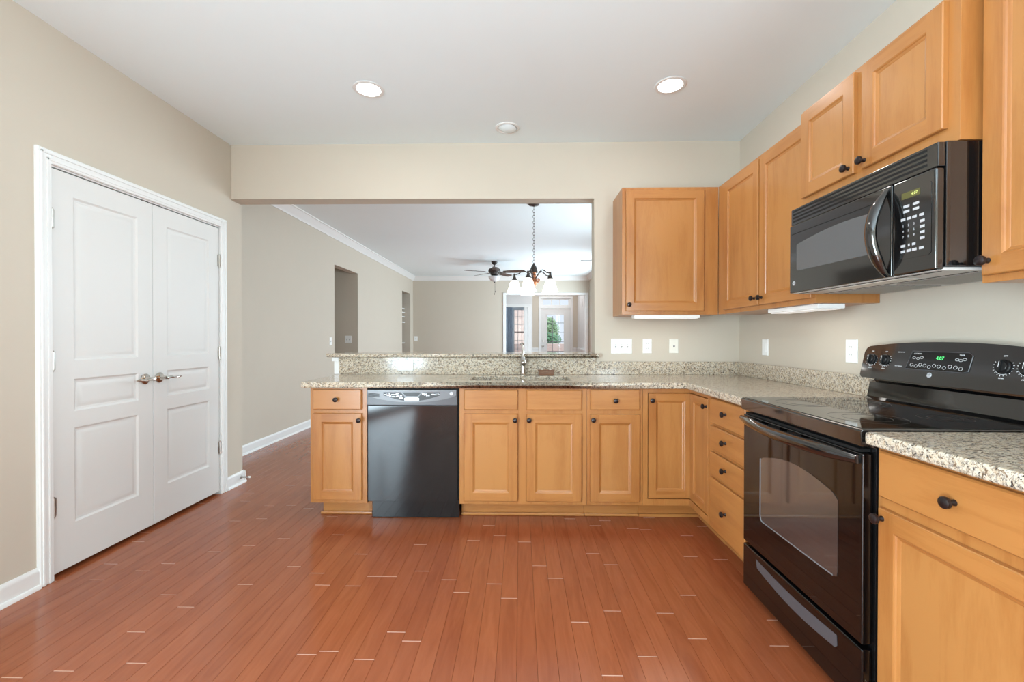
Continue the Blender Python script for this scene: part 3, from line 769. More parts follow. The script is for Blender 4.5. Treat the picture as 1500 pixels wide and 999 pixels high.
def badge(parent, c, ax, r, u):
    bd = obj('badge', B().lathe([(0, 0), (r, 0), (r, .0012), (r*.9, .002), (0, .002)], c, ax, 24), 'silver', parent)
    c2 = Vector(c)+Vector(ax)*.0021
    rg = B(); n = 24; ax_ = Vector(ax); u_ = Vector(u); v_ = Vector((0, 0, 1))
    rg.tube([c2+(u_*math.cos(2*PI*i/n)+v_*math.sin(2*PI*i/n))*r*.8 for i in range(n)], r*.05, 6, True)
    obj('badge_ring', rg, 'greyp', bd)
    text('badge_letters', 'GE', r*.85, c2, u, (0, 0, 1), 'greyp', bd, .0003)
badge(cp, (xm+.258, -.0402, .845), NB, .0115, (1, 0, 0))
b = B().box(x0+.012, x1-.004, .045, .06, .004, .128, .002)
obj('kick_plate', b, 'dwdoor', t)

# ------------------------------------------------------------------ range
ry0, ry1 = -1.492, -.757; ym = (ry0+ry1)/2
t = thing('range', 'freestanding black electric range with glass cooktop', 'range', (.3, ym, 0))
obj('body', B().box(.002, .60, ry0, ry1, .02, .8655, .004), 'black', t)
for y_ in (ry0+.05, ry1-.05):
    for x_ in (.06, .54): obj('foot', B().lathe([(0, 0), (.018, 0), (.018, .02), (0, .02)], (x_, y_, .0003), (0, 0, 1), 12), 'void', t)
# cooktop with rounded front apron
prof = [(-.012, .866), (-.042, .868), (-.045, .873), (-.047, .912), (-.044, .9195), (-.037, .923), (.54, .923), (.54, .866)]
ck = obj('cooktop', B().prism([(a, ry0-.002, z) for a, z in prof], (0, ry1-ry0+.004, 0), .003), 'black', t)
obj('glass_surface', B().box(-.034, .525, ry0+.008, ry1-.008, .9225, .9245, .0008), 'blackglass', ck)
for cx_, cy_, r in ((.12, ry1-.19, .10), (.12, ry0+.19, .115), (.39, ry1-.19, .085), (.39, ry0+.19, .075)):
    b = B()
    for rr in (r, r*.62): b.tube([(cx_+rr*math.cos(2*PI*i/48), cy_+rr*math.sin(2*PI*i/48), .9246) for i in range(48)], .0004, 4, True)
    obj('burner_ring', b, 'ringp', ck)
# oven door
P = PR(0)
dr = obj('oven_door', B().box(-.036, -.002, ry0+.004, ry1-.002, .246, .846, .006, 3), 'blackglass', t)
wa, wc_ = -.905, -1.383
top = [(wa+(wc_-wa)*i/20, .662+.042*math.sin(PI*i/20)+(.012 if 0 < i < 20 else 0)) for i in range(21)]
outl = [(-.0362, wc_+.02, .398), (-.0362, wc_+.004, .404), (-.0362, wc_, .42)] + [(-.0362, a, z) for a, z in reversed(top)] + [(-.0362, wa, .425), (-.0362, wa-.004, .405), (-.0362, wa-.02, .395)]
obj('oven_window', B().prism(outl, (-.0012, 0, 0)), 'ovenwin', dr)
wb_ = B()
wpts = [(-.0368, wa-.004, z) for z in (.672, .60, .50, .42)]+[(-.0368, wa-.010, .402), (-.0368, wa-.022, .396)]+[(-.0368, wa+(wc_-wa)*i/6, .396+.002*i/6) for i in range(1, 6)]+[(-.0368, wc_+.022, .399)]
wb_.tube(wpts, .0028, 6)
obj('window_lit_edge', wb_, 'greyl', dr)  # grey strip on two sides stands in for light on the inner frame edge
# bowed handle
hb = B(); n = 24; pts = []; rs = []
for i in range(n+1):
    s_ = i/n; y_ = ry1-.006+(ry0+.012-ry1+.006)*s_; bow = math.sin(PI*s_)
    pts.append((-.044-.040*bow, y_, .826-.004*bow)); rs.append(.014+.009*min(1, bow*2.2))
hb.tube(pts, rs, 14)
hd = obj('handle', hb, 'black', dr)
vb = B(); vb.box(-.034, .0, ry0+.02, ry1-.02, .8475, .857)
vt = obj('vent_gap', vb, 'void', t)
for i in range(5):
    y_ = ry1-.075-i*.135; obj('vent_slot', B().box(-.0375, -.0362, y_-.085, y_, .829, .838, .001), 'void', dr)
# storage drawer with recessed pull
dw = B(); dw.box(-.036, -.002, ry0+.004, ry1-.002, .034, .232, .006, 3)
sd = obj('storage_drawer', dw, 'blackglass', t)
lp = [(-.0362, -.875, .202)] + [(-.0362, -.875-.505*i/16, .206-.012*math.sin(PI*i/16)) for i in range(17)] + [(-.0362, -1.383, .172), (-.0362, -1.372, .160)] + [(-.0362, -1.372+.487*i/16, .160-.020*math.sin(PI*i/16)+.010*(i/16)) for i in range(1, 17)]
obj('drawer_pull', B().prism(lp, (-.0012, 0, 0)), 'greyp', sd)
# backguard: riser + tilted control panel
obj('riser', B().prism([(.525, ry0, .9235), (.548, ry0, .934), (.556, ry0, 1.000), (.582, ry0, 1.008), (.582, ry0, 1.035), (.612, ry0, 1.035), (.612, ry0, .9235)], (0, ry1-ry0, 0), .003), 'black', t)
def bgx(z): return .518+(z-1.022)*.22                # tilted face of the control panel
def bgp(y, z, w=0): return (bgx(z)-w*.976, y, z+w*.21)
hw_ = (ry1-ry0)/2+.013
ol = []
def topz(q): return 1.190-.026*abs(q/hw_)**2.2
r_ = .026
for i in range(7):      # lower far corner
    a = -PI/2-PI/2*i/6; ol.append((hw_-.012+.012*-math.cos(PI/2+PI/2*i/6) , 1.034-.012*math.cos(PI/2*i/6)))
for i in range(7):
    a = PI/2*i/6; ol.append((hw_-r_*(1-math.cos(a)), topz(hw_-r_)-r_+r_*math.sin(a)))
for i in range(1, 20): q = (hw_-r_)*(1-2*i/20); ol.append((q, topz(q)))
for i in range(7):
    a = PI/2*i/6; ol.append((-hw_+r_-r_*math.sin(a), topz(hw_-r_)-r_+r_*math.cos(a)))
for i in range(7):
    a = PI/2*i/6; ol.append((-hw_+.012-.012*math.cos(a), 1.034-.012*math.sin(a)))
b = B()
fr_ = [b.v(bgp(ym+q, z)) for q, z in ol]; bk = [b.v((.612, ym+q, z)) for q, z in ol]
b.f(fr_); b.f(bk[::-1])
for i in range(len(ol)): j = (i+1) % len(ol); b.f([fr_[i], bk[i], bk[j], fr_[j]])
b.bevel([e for e in b.bm.edges if all(v_ in fr_ for v_ in e.verts)], .004, 2)
cpn = obj('control_panel', b, 'black', t)
BN = Vector((-.976, 0, .21)); BU = Vector((0, -1, 0)); BV = Vector((.21, 0, .976))
for y_ in (-.794, -.869, -1.352, -1.425):
    c = Vector(bgp(y_, 1.108, .0005))
    k = obj('knob', B().lathe([(0, 0), (.025, 0), (.0245, .004), (.021, .006), (.020, .011), (.018, .013), (0, .013)], c, BN, 28), 'darkmat', cpn)
    g = B(); cc = c+BN*.0125
    g.prism([cc+BU*a+BV*h_ for a, h_ in ((-.005, -.0185), (.005, -.0185), (.0045, .019), (-.0045, .019))], BN*.006, .0015)
    g2 = obj('grip', g, 'darkmat', k)
    obj('pointer', B().prism([cc+BN*.0061+BU*a+BV*h_ for a, h_ in ((-.001, -.004), (.001, -.004), (.001, .016), (-.001, .016))], BN*.0003), 'mark', k)
    m = B()
    for i in range(14):
        a = math.radians(-210+i*(240/13)); d = BU*math.cos(a)+BV*math.sin(-a if False else a)
        d = BU*math.cos(a)+BV*math.sin(a)*1.0
        p = c+d*.0295; q = Vector((-d.y*0, 0, 0))
        tg = BN.cross(d).normalized()
        l_ = .0032 if i % 3 else .0045
        m.prism([p-tg*.0009, p+tg*.0009, p+tg*.0009+d*l_, p-tg*.0009+d*l_], BN*.0005)
    for k_ in range(9):   # inner arc of the scale
        a = math.radians(-195+k_*15); a2 = a+math.radians(15)
        d1 = BU*math.cos(a)+BV*math.sin(a); d2 = BU*math.cos(a2)+BV*math.sin(a2)
        m.prism([c+d1*.0262, c+d2*.0262, c+d2*.0275, c+d1*.0275], BN*.0005)
    obj('dial_marks', m, 'mark', cpn)
    text('dial_word', 'OFF', .0075, c+BV*.0375+BN*.0003, BU, BV, 'mark', cpn, .0002)
    text('dial_word', 'REAR' if y_ in (-.869, -1.352) else 'FRONT', .007, c-BV*.040+BN*.0003, BU, BV, 'mark', cpn, .0002)
# display cluster
dc = Vector(bgp(-1.112, 1.112, .0004))
def dp(a, h_, w=0): return dc+BU*a+BV*h_+BN*w
bez = [(-.112, .040), (.120, .040), (.135, .030), (.130, -.030), (.110, -.036), (-.130, -.036), (-.128, -.020)]
ds_ = obj('display', B().prism([dp(a, h_) for a, h_ in bez], BN*.0012), 'blackglass', cpn)
obj('bezel', B().tube([dp(a, h_, .001) for a, h_ in bez], .0016, 6, True), 'greyp', ds_)
text('clock_digits', '4:07', .019, dp(.012, .014, .0014), BU, BV, 'green', ds_, .0003)
b = B(); random.seed(11)
for i, a in enumerate((-.105, -.085, -.066, -.046, -.026, -.006, .014, .036, .058, .080, .100)):
    h_ = (-.018, -.022, -.016)[i % 3]
    n = 10; rr = .0065
    b.tube([dp(a+rr*math.cos(2*PI*k/n)*1.1, h_+rr*math.sin(2*PI*k/n), .0014) for k in range(n)], .0006, 4, True)
for a, h_ in ((-.100, .012), (-.082, .010), (-.066, .014), (.080, .012), (.094, .010), (.108, .014)):
    n = 10; b.tube([dp(a+.007*math.cos(2*PI*k/n), h_+.0045*math.sin(2*PI*k/n), .0014) for k in range(n)], .0007, 4, True)
obj('touch_pads', b, 'mark', ds_)
text('heading', 'COOKING', .0075, dp(-.086, .030, .0014), BU, BV, 'mark', ds_, .0002)
text('heading', 'TIMER', .0075, dp(.095, .030, .0014), BU, BV, 'mark', ds_, .0002)
text('caption', 'SURFACE ON', .0055, Vector(bgp(-.945, 1.145, .0006)), BU, BV, 'mark', cpn, .0002)
text('caption', 'HOT SURFACE', .0055, Vector(bgp(-.945, 1.085, .0006)), BU, BV, 'mark', cpn, .0002)
badge(cpn, bgp(-1.094, 1.058, .0004), BN, .010, BU)

# ------------------------------------------------------------------ microwave
my0, my1, mz0, mz1 = -1.494, -.757, 1.415, 1.8135
XM = .178
t = thing('microwave', 'black over-the-range microwave oven under the short cabinet', 'microwave', (.40, (my0+my1)/2, mz0))
obj('body', B().box(XM+.03, XR-.004, my0, my1, mz0+.012, mz1, .003), 'black', t)
# front: bowed slightly, door / control side / grille
gz = 1.735
gr = obj('vent_grille', B().box(XM+.006, XM+.0295, my0+.002, my1-.001, gz+.001, mz1-.002, .004), 'black', t)
b = B()
for k in range(4):
    z = gz+.014+k*.0155; b.prism([(XM+.0058, -1.455, z), (XM+.0058, -.775, z), (XM+.0058, -.775, z+.0075), (XM+.0058, -1.455, z+.0075)], (-.0006, 0, 0))
obj('grille_slots', b, 'void', gr)
seam = -1.332
db = B(); db.box(XM, XM+.0295, seam+.001, my1-.001, mz0+.002, gz-.001, .005, 3)
md = obj('door', db, 'black', t)
mp_ = obj('control_panel', B().box(XM, XM+.0295, my0+.002, seam-.001, mz0+.002, gz-.001, .008, 3), 'black', t)
n = 16
tp = [(-.812-.428*i/n, 1.632+.034*math.sin(PI*(.06+.62*i/n))) for i in range(n+1)]
ol = [(XM-.0003, -1.240, 1.512), (XM-.0003, -.82, 1.517), (XM-.0003, -.812, 1.525)] + [(XM-.0003, a, z) for a, z in tp]
obj('window', B().prism(ol, (-.0008, 0, 0)), 'mwin', md)
lo = [(-.775, 1.690), (-1.26, 1.690), (-1.26, 1.693), (-.775, 1.693)]
obj('door_line', B().prism([(XM-.0003, a, z) for a, z in lo], (-.0004, 0, 0)), 'void', md)
hp_ = []; rs = []
for i in range(25):
    s_ = i/24; a = math.sin(PI*s_)
    hp_.append((XM+.002-.056*a**.8, -1.312+.004*a, 1.722-.300*s_)); rs.append(.007+.008*min(1, 1.8*a))
obj('handle', B().tube(hp_, rs, 12, flat=1.5), 'black', md)
badge(md, (XM-.0002, -.792, 1.462), NR, .0105, (0, -1, 0))
# display and key pad
kp = obj('key_pad', B().prism([(XM-.0003, a, z) for a, z in ((-1.362, 1.695), (-1.475, 1.695), (-1.478, 1.69), (-1.478, 1.475), (-1.470, 1.468), (-1.362, 1.468))], (-.0008, 0, 0)), 'black', mp_)
ds_ = obj('display', B().prism([(XM-.0012, a, z) for a, z in ((-1.372, 1.688), (-1.440, 1.688), (-1.440, 1.667), (-1.372, 1.667))], (-.0006, 0, 0)), 'amberbg', kp)
text('clock_digits', '4:07', .013, (XM-.002, -1.420, 1.677), (0, -1, 0), (0, 0, 1), 'amber', ds_, .0002)
b = B()
def key(y_, z, w=.0085, h_=.0042): b.prism([(XM-.0012, y_+w, z-h_), (XM-.0012, y_-w, z-h_), (XM-.0012, y_-w, z+h_), (XM-.0012, y_+w, z+h_)], (-.0005, 0, 0))
for z in (1.642, 1.625): key(-1.390, z, .011); key(-1.425, z, .011)
for y_ in (-1.378, -1.400, -1.420, -1.445): key(y_, 1.600, .008)
for z in (1.580, 1.562, 1.544, 1.526): key(-1.448, z, .008)
for z in (1.512,): key(-1.378, z, .008); key(-1.400, z, .003); key(-1.418, z, .006)
for y_ in (-1.378, -1.400, -1.420, -1.445): key(y_, 1.494, .008)
obj('keys', b, 'silver', kp)
for i, ch_ in enumerate('123456789'):
    text('digit', ch_, .011, (XM-.0014, -1.378-.020*(i % 3), 1.578-.018*(i//3)), (0, -1, 0), (0, 0, 1), 'silver', kp, .0002)
# underside
un = obj('underside', B().box(XM+.012, XR-.01, my0+.008, my1-.008, mz0, mz0+.0115, .003), 'alu', t)
for y0, y1 in ((-1.46, -1.15), (-1.10, -.79)): obj('grease_filter', B().box(XM+.17, XR-.05, y0, y1, mz0-.003, mz0+.0005, .001), 'filt', un)
obj('lamp_cover', B().box(XM+.05, XM+.13, -1.30, -.95, mz0-.002, mz0+.0005, .001), 'plateiv', un)
b = B(); b.box(XM+.03, XM+.04, -1.47, -.78, mz0-.0008, mz0+.0005); b.box(XM+.142, XM+.150, -1.47, -.78, mz0-.0008, mz0+.0005)
obj('seam', b, 'void', un)

# ------------------------------------------------------------------ wall plates
def wplate(name, label, cat, P, ax, a, z, w, h, kind, mat='plate', group=None):
    t = thing(name, label, cat, P(a, z, 0), group)
    obj('plate', B().front(P, a-w/2, a+w/2, z-h/2, z+h/2, .0003, .0055, e=.003), mat, t)
    if kind.startswith('toggle'):
        n = int(kind[6:])
        for i in range(n):
            c = a+(i-(n-1)/2)*.046
            obj('toggle_slot', B().front(P, c-.006, c+.006, z-.0125, z+.0125, .0054, .0058, e=.0001), 'slot', t)
            obj('toggle', B().prism([P(c-.004, z-.002, .0056), P(c+.004, z-.002, .0056), P(c+.004, z+.010, .0056), P(c-.004, z+.010, .0056)], Vector(ax)*.008, .0015), mat, t)
    elif kind == 'rocker':
        obj('rocker', B().front(P, a-.0165, a+.0165, z-.033, z+.033, .005, .0075, e=.0015), mat, t)
    elif kind in ('outlet', 'outleth'):
        for d in (-.0195, .0195):
            ca_, cz = (a, z+d) if kind == 'outlet' else (a+d, z)
            f_ = obj('socket', B().front(P, ca_-.0135, ca_+.0135, cz-.0135, cz+.0135, .005, .0068, e=.0015), mat, t)
            s_ = B()
            for q in (-.006, .006):
                if kind == 'outlet': s_.prism([P(ca_+q-.001, cz-.002, .0068), P(ca_+q+.001, cz-.002, .0068), P(ca_+q+.001, cz+.006, .0068), P(ca_+q-.001, cz+.006, .0068)], Vector(ax)*.0004)
                else: s_.prism([P(ca_-.002, cz+q-.001, .0068), P(ca_+.006, cz+q-.001, .0068), P(ca_+.006, cz+q+.001, .0068), P(ca_-.002, cz+q+.001, .0068)], Vector(ax)*.0004)
            obj('slots', s_, 'slot', f_)
    elif kind == 'jack':
        obj('jack', B().lathe([(0, 0), (.007, 0), (.0065, .004), (.003, .005), (.003, .012), (0, .012)], P(a, z, .0054), ax, 14), 'slot', t)
Pk = PB(YB)
wplate('switch_plate', 'wide white three-toggle switch plate on the back wall', 'switch', Pk, NB, -.305, 1.142, .164, .118, 'toggle3')
wplate('outlet_plate', 'white outlet plate between the triple switch and the jack plate', 'outlet', Pk, NB, -.103, 1.142, .07, .114, 'outlet')
wplate('jack_plate', 'small ivory plate with one jack on the back wall', 'jack plate', Pk, NB, .105, 1.142, .07, .112, 'jack', 'plateiv')
Pw = PR(XR)
wplate('switch_plate', 'white rocker switch plate on the right wall near the corner', 'switch', Pw, NR, .236, 1.141, .074, .114, 'rocker')
wplate('outlet_plate', 'white outlet plate on the right wall beside the range', 'outlet', Pw, NR, -.566, 1.138, .080, .122, 'outlet')
wplate('outlet_plate', 'white sideways outlet on the granite facing above the dishwasher', 'outlet', PB(YB-.021), NB, -2.015, .989, .128, .088, 'outleth')
wplate('switch_plate', 'white switch plate on the living room wall left of the hallway', 'switch', PL(XV), (1, 0, 0), 3.655, 1.155, .075, .12, 'toggle1')
wplate('switch_plate', 'white switch plate on the shaded hallway wall', 'switch', PB(4.76), NB, -4.13, 1.18, .115, .13, 'toggle2')
wplate('switch_plate', 'small white switch plate on the far living room wall by the corner', 'switch', PB(YV), NB, -3.885, 1.19, .09, .125, 'toggle1')
wplate('door_chime', 'small grey door chime on the bright foyer wall', 'chime', PR(.625), NR, 9.5, 2.2, .10, .2, 'none', 'greyl')

# ------------------------------------------------------------------ ceiling fittings
def can(label, x_, y_):
    t = thing('recessed_light', label, 'ceiling light', (x_, y_, HC-.01), group=None)
    obj('trim_ring', B().lathe([(.070, -.001), (.092, -.001), (.094, -.004), (.088, -.007), (.074, -.006), (.070, -.001)], (x_, y_, HC), (0, 0, 1), 36), 'trim', t)
    obj('lens', B().lathe([(0, -.004), (.073, -.004), (.073, -.0015), (0, -.0015)], (x_, y_, HC), (0, 0, 1), 36), 'lamp', t)
    l = area('downlight_lamp', (x_, y_, HC-.03), (0, 0, -1), .14, .14, 2.5, (1, .97, .93), 'DISK')
can('lit recessed ceiling light on the left', -2.045, -.160)
can('lit recessed ceiling light on the right', -.188, -.167)
t = thing('ceiling_speaker', 'unlit round white ceiling fitting with tilted disc near the header', 'ceiling fitting', (-1.2, .355, HC-.01))
obj('trim_ring', B().lathe([(.068, -.001), (.088, -.001), (.088, -.006), (.076, -.010), (.070, -.006), (.068, -.001)], (-1.2, .355, HC), (0, 0, 1), 36), 'trim', t)
obj('disc', B().lathe([(0, -.020), (.03, -.018), (.055, -.011), (.069, -.001), (0, -.001)], (-1.2, .355, HC-.003), (.12, .0, 1), 36), 'ceil', t)

# chandelier
cx_, cy_ = -.942, 2.458
t = thing('chandelier', 'bronze five-arm chandelier with lit white bell shades', 'chandelier', (cx_, cy_, HV))
obj('canopy', B().lathe([(0, -.03), (.012, -.03), (.02, -.022), (.062, -.012), (.066, -.001), (0, -.001)], (cx_, cy_, HV), (0, 0, 1), 28), 'fanbr', t)
b = B(); z = HV-.03; k = 0
while z > 2.125:
    n = 12; ra, rb = .0105, .021
    d = Vector((1, 0, 0)) if k % 2 else Vector((0, 1, 0))
    b.tube([Vector((cx_, cy_, z-rb))+d*ra*math.cos(2*PI*i/n)+Vector((0, 0, rb*math.sin(2*PI*i/n))) for i in range(n)], .0028, 6, True)
    z -= .034; k += 1
obj('chain', b, 'fanbr', t)
obj('cap', B().lathe([(0, 2.118), (.008, 2.116), (.014, 2.10), (.03, 2.075), (.042, 2.045), (.046, 2.015), (.052, 2.008), (.046, 2.0), (0, 2.0)], (cx_, cy_, 0), (0, 0, 1), 24), 'fanbr', t)
obj('column', B().lathe([(0, 2.0), (.026, 2.0), (.022, 1.985), (.030, 1.965), (.024, 1.945), (.034, 1.92), (.042, 1.885), (.034, 1.85), (.020, 1.835), (.014, 1.81), (.020, 1.795), (.010, 1.775), (.006, 1.762), (0, 1.758)], (cx_, cy_, 0), (0, 0, 1), 24), 'copper', t)
for k in range(5):
    a = math.radians(-18+72*k); dx, dy = math.sin(a), -math.cos(a)
    def at(r, z): return (cx_+dx*r, cy_+dy*r, z)
    pts = [at(.03, 1.93), at(.055, 1.965), at(.085, 2.005), at(.12, 2.022), at(.155, 2.01), at(.185, 1.985), at(.215, 1.978), at(.235, 1.982)]
    ar = obj('arm', B().tube(pts, [.008, .007, .007, .007, .007, .006, .007, .006], 8), 'fanbr', t)
    obj('scroll', B().tube([at(.04+.028*(1-i/20)*math.cos(i*.55)+.02, 1.90+.03*(1-i/20)*math.sin(i*.55)) for i in range(20)], .004, 6), 'copper', ar)
    obj('socket', B().lathe([(0, 1.99), (.012, 1.988), (.014, 1.95), (.02, 1.935), (.030, 1.915), (.032, 1.905), (0, 1.905)], at(.235, 0), (0, 0, 1), 18), 'fanbr', ar)
    obj('lamp_shade', B().lathe([(.028, 1.908), (.045, 1.895), (.058, 1.865), (.068, 1.83), (.080, 1.79), (.096, 1.756), (.093, 1.756), (.077, 1.79), (.065, 1.83), (.055, 1.865), (.042, 1.892), (.028, 1.902)], at(.235, 0), (0, 0, 1), 28), 'shade', ar)
    l = bpy.data.lights.new('shade_bulb', 'POINT'); l.energy = 1.3; l.color = (1, .86, .68); l.shadow_soft_size = .03
    lo_ = bpy.data.objects.new('shade_bulb', l); C.objects.link(lo_); lo_.location = at(.235, 1.80)

# ceiling fan
fx_, fy_ = -1.66, 6.423
t = thing('ceiling_fan', 'dark bronze ceiling fan with frosted bowl light in the living room', 'ceiling fan', (fx_, fy_, HV))
obj('canopy', B().lathe([(0, HV-.07), (.02, HV-.07), (.05, HV-.05), (.066, HV-.02), (.068, HV-.001), (0, HV-.001)], (fx_, fy_, 0), (0, 0, 1), 24), 'fanbr', t)
obj('downrod', B().tube([(fx_, fy_, HV-.065), (fx_, fy_, 2.68)], .012, 10), 'fanbr', t)
obj('motor', B().lathe([(0, 2.70), (.03, 2.70), (.06, 2.685), (.11, 2.675), (.128, 2.65), (.13, 2.62), (.115, 2.595), (.09, 2.585), (.085, 2.55), (.06, 2.535), (0, 2.535)], (fx_, fy_, 0), (0, 0, 1), 32), 'fanbr', t)
obj('bowl', B().lathe([(.0, 2.40), (.04, 2.405), (.085, 2.43), (.118, 2.47), (.128, 2.505), (.11, 2.515), (.05, 2.53), (0, 2.53)], (fx_, fy_, 0), (0, 0, 1), 32), 'bowl', t)
obj('finial', B().lathe([(0, 2.372), (.008, 2.376), (.014, 2.39), (.01, 2.402), (0, 2.404)], (fx_, fy_, 0), (0, 0, 1), 14), 'fanbr', t)
b = B()
b.tube([(fx_+.02, fy_-.05, 2.42), (fx_+.021, fy_-.05, 2.20)], .0016, 6); b.lathe([(0, 0), (.006, .004), (.008, .02), (.004, .034), (0, .036)], (fx_+.021, fy_-.05, 2.168), (0, 0, 1), 10)
b.tube([(fx_+.005, fy_-.06, 2.42), (fx_+.003, fy_-.06, 2.15)], .0016, 6); b.lathe([(0, 0), (.006, .004), (.008, .02), (.004, .034), (0, .036)], (fx_+.003, fy_-.06, 2.118), (0, 0, 1), 10)
obj('pull_chain', b, 'fanbr', t)
for k in range(5):
    a = math.radians(-12+72*k); d = Vector((math.cos(a), math.sin(a), 0)); s_ = Vector((-math.sin(a), math.cos(a), 0))
    c = Vector((fx_, fy_, 2.600)); tilt = -.22
    def bp_(r, q, z=0): return c+d*r+s_*q*math.cos(tilt)+Vector((0, 0, q*math.sin(tilt)+z))
    out = [(.20, -.05), (.34, -.066), (.58, -.070), (.65, -.055), (.668, 0), (.65, .055), (.58, .070), (.34, .066), (.20, .05)]
    bl = obj('blade', B().prism([bp_(r, q) for r, q in out], (0, 0, .007), .001), 'blade', t)
    obj('blade_iron', B().prism([bp_(r, q, -.0075) for r, q in ((.10, -.02), (.17, -.018), (.23, -.042), (.26, -.02), (.265, 0), (.26, .02), (.23, .042), (.17, .018), (.10, .02))], (0, 0, .0065)), 'fanbr', bl)
# ceiling vent
t = thing('ceiling_vent', 'small white air vent on the living room ceiling at right', 'vent', (.26, 6.33, HV))
obj('frame', B().box(.13, .39, 6.26, 6.40, HV-.008, HV-.0005, .002), 'trim', t)
for k in range(5): obj('slat', B().box(.15, .37, 6.278+k*.022, 6.288+k*.022, HV-.013, HV-.0082), 'slot', t)

# ------------------------------------------------------------------ linen shelves in the far left opening
t = thing('linen_shelves', 'white shelves stacked inside the narrow far left opening', 'shelves', (-4.4, 8.25, 0))
for z in (1.08, 1.61, 1.75, 1.86, 1.96):
    b = B().box(-4.98, -4.10, 8.10, 8.398, z-.012, z+.012, .002)
    obj('shelf', b, 'trim', t)

# ------------------------------------------------------------------ front door with glass lite and transom
d = thing('door_3', 'white front door with large leaded glass lite', 'door', (-.036, YF, 0), kind='structure')
GX0, GX1, GZ0, GZ1 = -.306, .222, .62, 1.93
b = B()
y0, y1 = YF+.03, YF+.075
b.box(DL, GX0, y0, y1, .01, 2.10); b.box(GX1, DR, y0, y1, .01, 2.10); b.box(GX0, GX1, y0, y1, .01, GZ0); b.box(GX0, GX1, y0, y1, GZ1, 2.10)
for q0, q1, r0, r1 in ((GX0-.02, GX0+.012, GZ0-.02, GZ1+.02), (GX1-.012, GX1+.02, GZ0-.02, GZ1+.02)): b.box(q0, q1, y0-.012, y0+.002, r0, r1, .003)
b.box(GX0+.0125, GX1-.0125, y0-.012, y0+.002, GZ0-.02, GZ0+.012, .003); b.box(GX0+.0125, GX1-.0125, y0-.012, y0+.002, GZ1-.012, GZ1+.02, .003)
obj('door_leaf', b, 'door', d)
obj('glass', B().box(GX0, GX1, y0+.02, y0+.026, GZ0, GZ1), 'glass', d)
b = B()
for i in (1, 2): x_ = GX0+(GX1-GX0)*i/3; b.box(x_-.008, x_+.008, y0+.012, y0+.034, GZ0, GZ1-.06)
for z in (.80, 1.09, 1.38, 1.67): b.box(GX0, GX1, y0+.0125, y0+.0335, z-.008, z+.008)
obj('muntins', b, 'greyl', d)
obj('door_knob', B().lathe([(0, 0), (.034, 0), (.034, .008), (.012, .012), (.012, .035), (.03, .045), (.032, .06), (.02, .07), (0, .07)], (DL+.07, y0, .96), NB, 18), 'hinge', d)
obj('deadbolt', B().lathe([(0, 0), (.032, 0), (.032, .012), (0, .014)], (DL+.07, y0, 1.12), NB, 18), 'hinge', d)
dt = B()
dt.box(DL-.06, DL, YF-.02, YF+.14, 0, 2.46, .003); dt.box(DR, DR+.06, YF-.02, YF+.14, 0, 2.46, .003); dt.box(DL-.06, DR+.06, YF-.022, YF+.14, 2.42, 2.47, .003); dt.box(DL, DR, YF-.0, YF+.14, 2.11, 2.19, .003)
struct('trim_10', dt, 'trim', 'white casing round the front door and transom', 'trim')
tr = thing('window_4', 'three-pane transom window above the front door', 'window', (-.036, YF, 2.19), kind='structure')
b = B(); b.box(DL, DL+.07, YF+.03, YF+.08, 2.19, 2.42); b.box(DR-.07, DR, YF+.03, YF+.08, 2.19, 2.42); b.box(DL+.0701, DR-.0701, YF+.03, YF+.08, 2.38, 2.42); b.box(DL+.0701, DR-.0701, YF+.03, YF+.08, 2.19, 2.215)
for i in (1, 2): x_ = DL+.07+(DR-DL-.14)*i/3; b.box(x_-.012, x_+.012, YF+.035, YF+.075, 2.2151, 2.3799)
obj('window_frame', b, 'trim', tr)
obj('pane', B().box(DL, DR, YF+.085, YF+.089, 2.2, 2.41), 'glass', tr)

# ------------------------------------------------------------------ outside the front door and study window
struct('ground', B().box(-30, 30, 13.4, 60, -.25, -.15), 'ground', 'pale concrete drive outside the front door', 'ground')
struct('porch_slab', B().box(-3, 3, YF+.14, 13.4, -.15, -.125), 'ground', 'pale porch slab outside the front door', 'ground')
struct('wall_porch', B().box(-1.5, 1.5, 13.45, 13.6, -.15, 1.0, .01), 'brick', 'low pale wall of the porch outside the front door', 'wall')
def bush(name, label, c, rx, rz, mat, n=420, seed=1):
    random.seed(seed); t = thing(name, label, 'shrub', (c[0], c[1], -.15))
    b = B()
    for i in range(n):
        th = random.uniform(0, 2*PI); ph = random.uniform(-.4, 1); rr = random.uniform(.65, 1.05)
        q = math.sqrt(max(0, 1-ph*ph)) if abs(ph) < 1 else 0
        p = Vector((c[0]+rx*rr*q*math.cos(th), c[1]+rx*rr*q*math.sin(th), c[2]+rz*rr*ph))
        s_ = random.uniform(.05, .10); u_ = Vector((random.uniform(-1, 1), random.uniform(-1, 1), random.uniform(-1, 1))).normalized(); v_ = u_.orthogonal().normalized()
        b.poly([p-u_*s_, p+v_*s_*.5, p+u_*s_, p-v_*s_*.5])
    obj('foliage', b, mat, t, merge=False)
    b = B()
    for k in range(5): a = k*1.3; b.tube([(c[0], c[1], -.15), (c[0]+rx*.2*math.cos(a), c[1]+rx*.2*math.sin(a), c[2]*.5), (c[0]+rx*.6*math.cos(a), c[1]+rx*.6*math.sin(a), c[2]+rz*.3)], [.03, .02, .01], 6)
    obj('stems', b, 'brown', t)
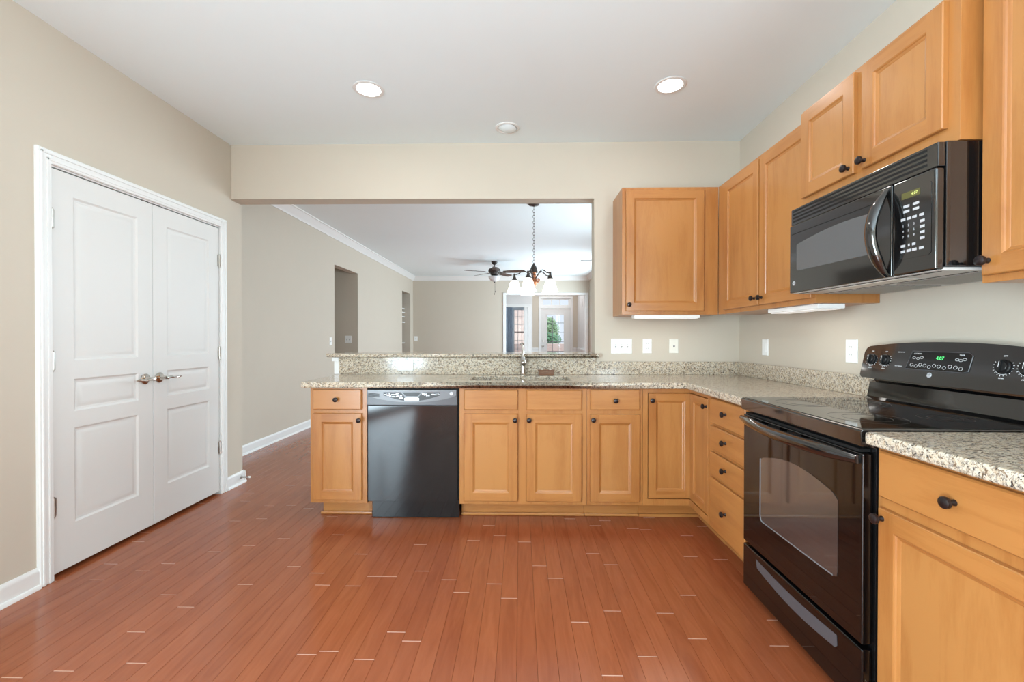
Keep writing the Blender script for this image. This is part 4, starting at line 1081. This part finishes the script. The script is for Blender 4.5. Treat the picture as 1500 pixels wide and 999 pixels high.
bush('shrub', 'low dark green shrub outside the front door glass', (-.15, 14.6, 1.12), .62, .30, 'leaf', 1100, 2)
bush('shrub', 'tall pale green shrub behind the dark shrub outside the front door', (.15, 18.0, 1.55), .55, .62, 'leaf2', 1500, 5)
nh = thing('house', 'pale brick neighbouring house seen through the study window', 'house', (-3.2, 22, -.15))
obj('wall', B().box(-6.5, -.6, 22, 28, -.15, 4.2), 'brick', nh)
obj('roof', B().prism([(-6.9, 21.6, 4.2), (-6.9, 28.4, 4.2), (-6.9, 25, 6.4)], (6.7, 0, 0)), 'greyl', nh)
# drape and open door leaf in the study
b = B(); n = 24
pa = [(-1.60+.22*i/n, 11.95+.02*math.sin(i*1.6), 0) for i in range(n+1)]
bm_ = [b.v((p[0], p[1], .05)) for p in pa]; tm_ = [b.v((p[0], p[1], 2.28)) for p in pa]
bm2 = [b.v((p[0], p[1]+.008, .05)) for p in pa]; tm2 = [b.v((p[0], p[1]+.008, 2.28)) for p in pa]
for i in range(n):
    b.f([bm_[i], bm_[i+1], tm_[i+1], tm_[i]]); b.f([bm2[i+1], bm2[i], tm2[i], tm2[i+1]]); b.f([tm_[i], tm_[i+1], tm2[i+1], tm2[i]]); b.f([bm_[i], bm2[i], bm2[i+1], bm_[i+1]])
tag(obj('curtain', b, 'curtain', sharp=80), 'slate blue curtain hanging left of the study window', 'curtain')

# ------------------------------------------------------------------ groups of repeated things
GROUPS = {'base_cabinet': 'maple base cabinets', 'sink_base_cabinet': 'maple base cabinets', 'corner_base_cabinet': 'maple base cabinets',
          'drawer_base_cabinet': 'maple base cabinets', 'wall_cabinet': 'maple wall cabinets', 'recessed_light': 'recessed kitchen ceiling lights',
          'under_cabinet_light': 'strip lights under the wall cabinets', 'switch_plate': 'wall switch and outlet plates', 'outlet_plate': 'wall switch and outlet plates',
          'jack_plate': 'wall switch and outlet plates', 'backsplash': 'granite backsplash strips', 'shrub': 'shrubs outside the front door'}
for o in S.objects:
    n = o.name.split('.')[0]
    if o.parent is None and n in GROUPS and 'label' in o: o['group'] = GROUPS[n]
